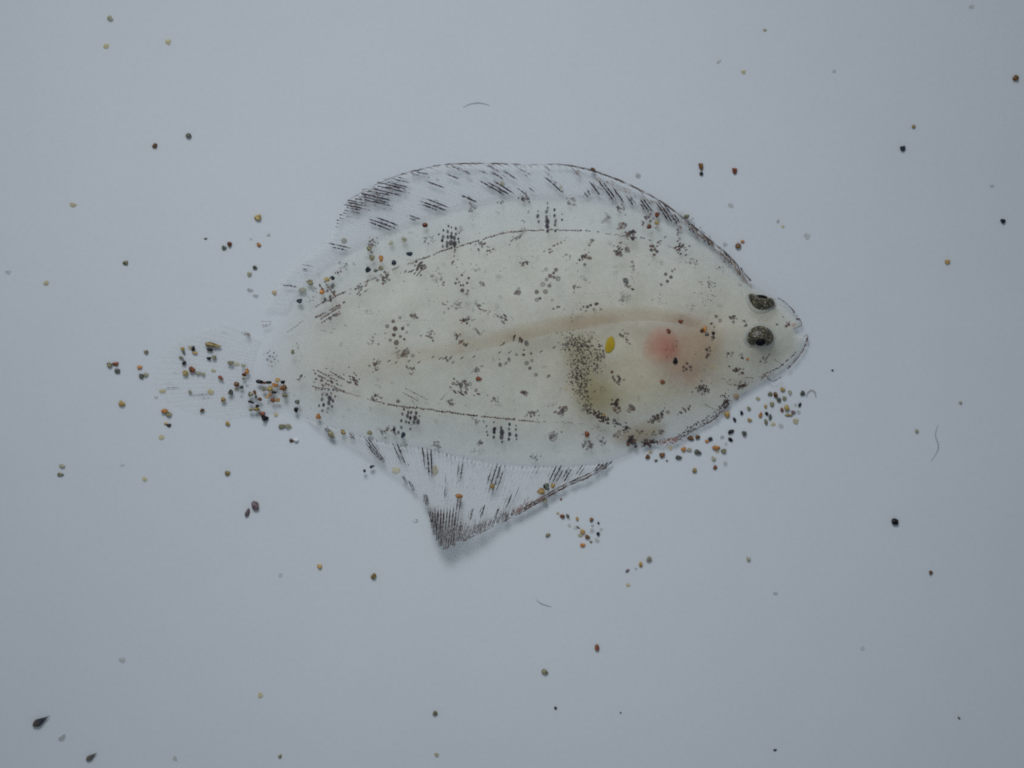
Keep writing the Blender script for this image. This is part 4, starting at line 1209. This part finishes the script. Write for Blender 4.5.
ONFISH = [(657, 215, 4.8, 6, -15, "r"), (657, 222.5, 5, 5, 0, "c"), (649, 226.6, 5.4, 5, 20, "r"), (425, 225, 5.8, 5, 10, "r"), (409.5, 254, 7, 4.4, 0, "n"), (394, 262.5, 5.4, 5.4, 0, "n"), (368, 270, 5.6, 6.4, -30, "n"), (376, 270.4, 5, 3.6, 10, "g"),
          (381, 268, 5.4, 5, 0, "v"), (381, 258.6, 4.8, 7, 0, "o"), (372, 258, 6, 6, 0, "v"), (404, 240, 7, 6, -30, "t"), (391, 243, 6, 5, 20, "t"), (344, 240, 6, 4.4, 0, "t"), (369, 248.6, 5.6, 5, 0, "v"), (479, 378.5, 6.6, 5.4, 0, "r"), (587, 434, 5.4, 6.8, 20, "r"), (403, 435, 4.6, 6.6, -25, "n"),
          (459, 496, 8, 4.8, 5, "o"), (492.3, 486, 4.6, 6, 0, "a"), (541, 491, 8.4, 7, -15, "a"), (546.5, 487, 6.4, 8, 20, "g"), (553, 486, 5, 5, 0, "a"), (702, 330.5, 4, 5.4, -15, "b"), (704.6, 329.4, 4, 6.4, -10, "o"), (707, 334.4, 4.6, 4, 40, "g"), (713.6, 333, 3, 3.4, 0, "k"),
          (668.6, 331, 4.6, 5.2, 0, "r"), (675.2, 360.6, 5, 7.2, 0, "k"), (662.5, 381.7, 5, 4.6, 30, "r"), (713, 367, 6, 5.6, 0, "a"), (747.4, 359, 3, 3.2, 0, "o"), (680.6, 321.6, 5.2, 4.2, 0, "r"), (310, 282, 7.6, 5.4, -30, "v"), (302.5, 290, 9, 5, 0, "t"),
          (299.6, 301, 6.4, 4.8, 20, "n"), (333, 277.8, 4.2, 5, 10, "k"), (327, 279.4, 6.4, 4.6, 0, "c"), (322, 291.8, 5.6, 5.2, 0, "o"), (343, 432, 6, 4.8, -20, "c"), (369.5, 432.5, 6, 4.6, -10, "v"), (331.5, 435, 6, 9, 35, "v"), (364.5, 471, 3, 3.6, 0, "n"), (372, 466.4, 5.4, 3.2, 30, "n"),
          (561, 187, 3.4, 3, 0, "y"), (502.5, 183, 5, 5, 0, "y"), (416, 418, 4, 5, 0, "y"), (612, 372, 3, 3, 0, "b"), (584, 388, 4.4, 4, 0, "a"), (603.5, 415, 4.4, 3.4, 0, "c"), (566, 389, 4, 4.4, 0, "a"), (435, 470, 7, 10, -20, "y"), (396, 470, 9, 6, 0, "y")]
# loose on the bare tray: the same and what tells each one apart
TRAY = [(154.7, 145.6, 5.4, 5.4, 0, "b", "rounded dark brown sand grain beside a dark grey-green one, off the tail"), (188.7, 135.5, 6.4, 5, -20, "g", "dark grey-green sand grain alone off the tail, near a brown grain"),
        (110.3, 18, 6.4, 5, -20, "t", "tan sand grain with another pale grain close by, beyond the tail"), (106, 46, 6, 5.4, 0, "y", "pale yellow sand grain below a tan one, beyond the tail"), (168, 42, 6, 5.4, 0, "y", "pale yellow sand grain alone on the bare tray beyond the tail"),
        (73, 205, 7, 4.6, -10, "y", "flat pale yellow sand grain alone behind the tail"), (258, 217.5, 7.6, 6.2, 25, "c", "large ochre sand grain standing alone behind the dorsal fin"), (229.5, 244.3, 5, 5.4, 0, "r", "red-brown sand grain touching a grey-green one behind the dorsal fin"),
        (224, 248, 4.8, 4.6, -20, "g", "dark grey-green sand grain touching a red-brown one behind the dorsal fin"), (258.8, 244.6, 5, 3.8, -15, "o", "small orange sand grain alone behind the dorsal fin"), (205.5, 238.6, 3.6, 1.8, 0, "g", "thin dark sliver of sand behind the dorsal fin"),
        (125.5, 263, 6, 4.4, 15, "v", "olive sand grain alone on the tray behind the tail fin"), (46, 283, 5.6, 5, 0, "y", "faint pale yellow sand grain far behind the tail"), (8, 272, 6, 4.6, 0, "p", "faint pale grey sand grain farthest behind the tail"),
        (254.8, 267.8, 4.6, 4.2, -30, "g", "dark grey-green sand grain just above a tan one by the dorsal fin corner"), (249.4, 274.2, 4.8, 4.8, 0, "t", "tan sand grain just below a dark one by the dorsal fin corner"), (250, 290.5, 7, 4, -15, "p", "pale grey flake above another by the tail stalk"),
        (255.5, 296, 6, 3.6, -10, "p", "pale grey flake below another by the tail stalk"), (268.4, 235, 4, 3, 0, "p", "faint pale grey speck of sand by the dorsal fin corner"), (251, 239, 3.4, 2.6, 0, "p", "faint pale grey speck of sand next to an orange grain"), (274.4, 292.6, 4.8, 4, 10, "a", "amber sand grain at the thin rear end of the dorsal fin"),
        (62, 466, 6.4, 4, 0, "t", "tan sand grain above a flat olive one, behind the anal fin"), (60.6, 474.3, 7, 3.6, 5, "v", "flat olive sand grain below a tan one, behind the anal fin"), (122.5, 465.4, 4.6, 2.6, 0, "p", "pale grey sliver of sand behind the anal fin"), (144.4, 478.7, 5.4, 4.6, 0, "y", "pale yellow sand grain behind the anal fin, near a grey sliver"),
        (227.5, 473.4, 5.6, 5, 0, "c", "ochre sand grain alone between tail and purple flakes"), (255.2, 505.6, 7.4, 10, 10, "u", "larger purple-brown flake beside a slim one on the tray"), (247.6, 512.6, 4.6, 9.4, -20, "u", "slim purple-brown flake beside a larger one on the tray"),
        (319.6, 566.5, 5.2, 4.6, 10, "a", "small amber sand grain on the tray past the anal fin tip"), (373.5, 576.2, 5.6, 6.6, -10, "c", "upright ochre sand grain on the tray below the anal fin tip"), (280.5, 575, 5, 3.6, 40, "p", "faint pale grey sand grain past the anal fin tip"),
        (545, 671.6, 7.2, 5.4, -10, "v", "olive sand grain alone on the tray, far out from the anal fin"), (597, 647.4, 5, 7, 5, "r", "glossy dark red-brown upright sand grain far out from the anal fin"), (555.6, 708.2, 2.8, 3.2, 0, "n", "tiny blue-black speck of sand far out from the anal fin"),
        (435, 713, 5.2, 4.8, 0, "v", "round olive sand grain far out from the anal fin tip"), (436.6, 755, 4.6, 4.2, 0, "y", "pale yellow sand grain far out from the anal fin tip"), (260, 695, 5, 5.6, 10, "y", "pale yellow sand grain alone on the bare tray well past the tail"),
        (280.3, 756.5, 4.4, 3.2, 45, "v", "small slanted olive sand grain far past the tail"), (701.2, 166.6, 4.8, 7.8, 15, "b", "elongated dark brown sand grain touching a black bead off the dorsal fin"), (701.4, 173.4, 4.2, 4.0, 0, "k", "round black bead of sand touching a brown grain off the dorsal fin"),
        (734.8, 171, 5.2, 6.8, 10, "r", "upright red-brown sand grain standing alone off the dorsal fin"), (730.6, 205, 6.4, 4.6, -25, "p", "pale grey sand flake off the front of the dorsal fin"), (738.2, 245.6, 6.4, 5.6, 0, "b", "round dark brown sand grain by the forehead with an orange one beside it"),
        (742.6, 241.4, 4.4, 3, -10, "o", "small orange sand grain beside a brown one by the forehead"), (724.8, 244, 4.8, 4.6, 20, "p", "pale grey sand flake touching the dorsal fin near the forehead"), (782.8, 226.6, 3.6, 3, 0, "y", "pale yellow speck of sand off the forehead"), (778, 221.4, 3.4, 3.8, 0, "p", "faint pale grey speck next to a yellow one off the forehead"),
        (807, 236, 6.4, 6, 0, "p", "clear pale grey sand grain with a dark fleck off the forehead"), (913.7, 126.4, 4.2, 3.8, 0, "c", "small ochre sand grain just beyond a dark one, ahead of the fish"), (903, 148.6, 6, 5.8, 20, "n", "round blue-black sand grain near an ochre one, ahead of the fish"),
        (1015.6, 78, 6.6, 6.4, 0, "b", "round dark brown sand grain standing farthest off the forehead"), (971.5, 6.6, 5.4, 4.4, 0, "p", "pale grey sand grain on bare tray high beyond the forehead"), (743.6, 72, 5, 4, 20, "y", "pale yellow sand grain high off the dorsal fin, by a grey sliver"), (719, 61.5, 6, 2.6, 45, "p", "slanted pale grey sliver high off the dorsal fin"),
        (1003, 221.2, 5.6, 4.8, 0, "n", "blue-black sand grain farthest ahead of the snout"), (947.6, 262, 5.6, 4.8, 10, "a", "amber sand grain alone ahead of the snout"), (895, 521.6, 7.4, 7, 0, "k", "large black sand grain alone on the tray below the jaw side"), (930.6, 572.6, 4.4, 4.2, 30, "b", "small dark brown sand grain on the tray beyond the large black one"),
        (748.6, 559, 4.2, 5, 20, "t", "tan sand grain alone on the tray under the belly sand"), (775.4, 593.6, 5, 3.6, 0, "p", "faint pale grey sand grain under the belly sand"), (775, 750, 4, 2, 10, "k", "tiny black sliver of sand farthest below the belly"), (959, 718, 3.4, 2, -30, "g", "tiny dark sliver of sand far off the jaw, beyond the anal fin side"),
        (862.6, 648, 5, 4, 30, "p", "faint pale grey sand grain in the open tray below the jaw side"), (960.6, 402.6, 3.6, 3, 0, "t", "small tan sand grain beyond the curled hair ahead of the jaw"), (917, 431, 3.8, 4.4, 0, "t", "tan speck of sand short of the curled hair ahead of the jaw"), (832.4, 370.4, 2.6, 1.8, 0, "k", "tiny black speck just ahead of the lower jaw"),
        (638, 175.4, 5.4, 5, 0, "p", "pale grey sand flake off the middle of the dorsal fin"), (649, 559, 5.8, 5.6, 0, "t", "round tan sand grain beside an amber one past the fin cluster"), (640.6, 564.4, 4, 5.8, 10, "a", "amber sand grain beside a round tan one past the fin cluster"), (627.4, 570.6, 5, 2.6, 35, "u", "slim purple-brown sliver past the cluster under the anal fin"),
        (628, 585.2, 4.6, 3.6, -20, "y", "pale yellow sand grain below a purple sliver past the fin cluster"), (636, 569, 2.6, 2.6, 0, "p", "faint grey speck between an amber grain and a purple sliver"), (620.6, 712.6, 2, 1.8, 0, "g", "tiny dark speck far out below the belly"), (62.5, 738, 9, 5, 40, "p", "faint pale grey smear of silt between two dark specks"),
        (175, 758.6, 4.6, 5, 30, "p", "faint pale grey sand grain far past the tail and two dark specks"), (992, 186, 5, 3, 0, "p", "faint pale grey flake far ahead of the forehead"), (834, 71, 4, 3.4, 0, "p", "faint pale grey flake high off the forehead"), (765, 30, 4, 3, 0, "y", "pale yellow flake high off the forehead, alone"),
        (547.9, 534.8, 5.4, 3.6, 35, "v", "slanted olive sand grain alone just under the anal fin edge"),
        (122, 660, 7, 5, 0, "p", "faint pale grey patch of silt in the open tray past the tail")]

POP = {"tail": ("strewn over the tail fin", "sand grains strewn over the tail fin"), "chin": ("under the lower jaw", "sand grains clustered under the lower jaw"),
       "belly": ("along the belly edge", "sand grains along the belly edge"), "finc": ("below the anal fin", "sand grains clustered below the anal fin"),
       "edge": ("caught on the margin of a fin", "sand grains caught on the fin margins"), "fish": ("lying on the fish's {}", "sand grains lying on the fish")}


def size_word(w, h):
    m = max(w, h)
    if m / min(w, h) > 1.75:
        return "long" if m > 6.5 else "slim"
    return "large" if m >= 6.6 else "small" if m < 4.7 else "mid-sized"


def region(x, y):
    if x > 695:
        return "head"
    if x > 555 and 300 < y < 440:
        return "belly"
    if y > 445 or (x < 380 and y > 425):
        return "anal fin"
    if y < 230:
        return "dorsal fin base"
    return "rear back" if x < 420 and y < 310 else "flank"


GMESH = {}
LABELS = {}


def grain(x, y, w, h, ang, c, zone, label=None, zbase=0.0):
    k = RNG.randrange(len(GRAIN_MESH))
    key = (k, c)
    if key not in GMESH:
        me = GRAIN_MESH[k].copy()
        me.materials.clear(); me.materials.append(M_GRAIN[c])
        GMESH[key] = me
    o = bpy.data.objects.new("sand_grain", GMESH[key])
    COL.objects.link(o)
    rz = 0.42 * min(w, h) * U * RNG.uniform(0.8, 1.0)
    if c in "py":
        rz *= 0.55
    o.location = P(x, y, zbase + rz * 0.96)
    o.scale = (w * 0.49 * U, h * 0.49 * U, rz)
    o.rotation_euler = (0, 0, math.radians(ang))
    if label:
        tag(o, label, "sand grain", "loose sand grains on the bare tray")
    else:
        where, grp = POP[zone]
        lab = f"{size_word(w, h)} {GRAIN[c][0]} sand grain " + where.format(region(x, y))
        tag(o, lab, "sand grain", grp)
    return o


for lst, zone in ((TAIL, "tail"), (CHIN, "chin"), (BELLY, "belly"), (FINC, "finc"), (SNOUT_EDGE, "edge")):
    for (x, y, w, h, a, c) in lst:
        z = 0.0
        if zone == "tail" and 155 < x < 250 and 330 < y < 412:
            z = float(np.interp(x, [205, 252], [0.06e-3, RIM_Z - 0.03e-3])) if c not in "py" else 0.0
        elif zone == "tail" and x >= 250:
            loc, _ = on_fish(x, y, 0.0)
            z = loc.z - 0.01e-3 if loc.z > 1e-4 else (RIM_Z if y < 411 else 0.0)
        elif zone == "edge":
            z = 0.2e-3
        grain(x, y, w, h, a, c, zone, None, z)
for (x, y, w, h, a, c) in ONFISH:
    loc, _ = on_fish(x, y, 0.0)
    if loc.z > 1e-4:
        z = loc.z - 0.35 * 0.42 * min(w, h) * U * 2
    else:
        z = 0.0 if c in "ty" else (0.36e-3 if (y > 480 and x > 430) else 0.24e-3)
    if c in "yta" and loc.z > 1e-4:
        z -= 0.4 * min(w, h) * U
    grain(x, y, w, h, a, c, "fish", None, z)
for (x, y, w, h, a, c, lab) in TRAY:
    grain(x, y, w, h, a, c, "tray", lab)

# grains that would share a label: say what each one lies next to
ALL_G = [o for o in COL.objects if o.get("category") == "sand grain"]
XY = np.array([o.location[:2] for o in ALL_G]) / U
COLOUR = [o.data.materials[0].name.replace("grain_", "").replace("_", " ") for o in ALL_G]
for step in range(2):
    by = {}
    for i, o in enumerate(ALL_G):
        by.setdefault(o["label"], []).append(i)
    for lab, idx in by.items():
        if len(idx) < 2:
            continue
        for i in idx:
            d = np.hypot(*(XY - XY[i]).T)
            order = [j for j in np.argsort(d) if j != i]
            j = order[step]
            word = "touching" if d[j] < 6.5 else "beside" if d[j] < 13 else "away from"
            if step == 0:
                new = f"{lab}, {word} a {COLOUR[j]} one"
                if len(new.split()) <= 16:
                    ALL_G[i]["label"] = new
            else:
                new = f"{lab} and a {COLOUR[j]} one"
                if len(new.split()) <= 16:
                    ALL_G[i]["label"] = new


# ---------------------------------------------------------------- hairs and drifting specks
def mat_plain(name, c1, c2, alpha):
    m, nt, b = nodes_of(name)
    n = N(nt, "ShaderNodeTexNoise", i_Scale=4000.0, i_Detail=3.0)
    r = ramp(nt, [(0.35, c1), (0.65, c2)])
    nt.links.new(n.outputs["Fac"], r.inputs["Fac"]); nt.links.new(r.outputs["Color"], b.inputs["Base Color"])
    b.inputs["Alpha"].default_value = alpha
    b.inputs["Roughness"].default_value = 0.6
    return m


M_HAIR = mat_plain("hair", (0.10, 0.12, 0.15), (0.24, 0.26, 0.30), 0.24)
M_HAIR_PALE = mat_plain("hair_pale", (0.36, 0.36, 0.36), (0.52, 0.49, 0.47), 0.4)


def hair(pts, w, mat, label):
    q = catmull(pts, 40)
    vs, fs = [], []
    for i in range(40):
        d = q[min(39, i + 1)] - q[max(0, i - 1)]
        d /= np.linalg.norm(d)
        nv = Vector((-d[1], -d[0], 0))
        ww = w * U * (0.35 + 0.65 * math.sin(math.pi * (i + 2) / 43))
        c = P(q[i][0], q[i][1], ww * 1.05)
        for e in range(6):
            th = e * math.pi / 3
            vs.append(c + nv * (ww * math.cos(th)) + Vector((0, 0, ww * math.sin(th))))
    for i in range(39):
        for e in range(6):
            e2 = (e + 1) % 6
            fs.append((i * 6 + e, i * 6 + 6 + e, i * 6 + 6 + e2, i * 6 + e2))
    o = link("hair", mesh("hair", vs, fs), mat)
    tag(o, label, "hair", "fine hairs on the tray")


hair([(463, 107.5), (469, 104.5), (476, 103), (483, 103.5), (490, 105.5)], 0.55, M_HAIR, "short curved grey hair on the tray above the dorsal fin")
hair([(536, 599.5), (540, 603), (545, 605), (552, 607)], 0.55, M_HAIR, "short grey hair on the tray below the anal fin")
hair([(938, 425), (935.5, 435), (938.5, 446), (936, 454), (931, 461)], 0.5, M_HAIR, "long wavy grey hair on the tray ahead of the jaw")
hair([(806, 397.5), (808, 392.5), (811.5, 390.2), (815, 392.5), (816, 398)], 0.8, M_HAIR_PALE, "pale curled hair beside the sand under the lower jaw")
hair([(412.5, 521), (416, 522.3), (417.5, 520), (415, 519.3)], 0.5, M_HAIR, "tiny curled dark hair beside the anal fin tip")


def speck(x0, y0, x1, y1, w, c0, c1, label):
    """A drop-shaped bit of debris, blunt at one end and drawn out to a point."""
    n, S = 14, 16
    vs, fs, ts = [], [], []
    L_ = math.hypot(x1 - x0, y1 - y0)
    dx, dy = (x1 - x0) / L_, (y1 - y0) / L_
    for k in range(S + 1):
        s = k / S
        r = w * math.sqrt(s / 0.28) if s < 0.28 else w * (1 - (s - 0.28) / 0.72) ** 1.25
        for i in range(n):
            th = 2 * math.pi * i / n
            px, py = x0 + dx * L_ * s - dy * r * math.cos(th), y0 + dy * L_ * s + dx * r * math.cos(th)
            vs.append(P(px, py, w * 0.8 * U + r * 0.75 * U * math.sin(th)))
            ts.append((*lerp3(c0, c1, min(1, s * 2.2)), 0.95 if s < 0.5 else 0.95 - 1.5 * (s - 0.5)))
    for k in range(S):
        for i in range(n):
            j = (i + 1) % n
            fs.append((k * n + i, k * n + j, (k + 1) * n + j, (k + 1) * n + i))
    o = link("debris_speck", mesh("debris_speck", vs, fs, ts), M_PIG)
    tag(o, label, "debris", "drop-shaped dark specks on the tray")


speck(32.5, 726, 51, 715, 4.0, (0.13, 0.10, 0.08), (0.035, 0.042, 0.055), "larger dark drop-shaped speck with a pointed tip on the bare tray")
speck(86, 760.5, 98, 752, 2.8, (0.22, 0.18, 0.12), (0.10, 0.10, 0.09), "smaller brownish drop-shaped speck on the bare tray")
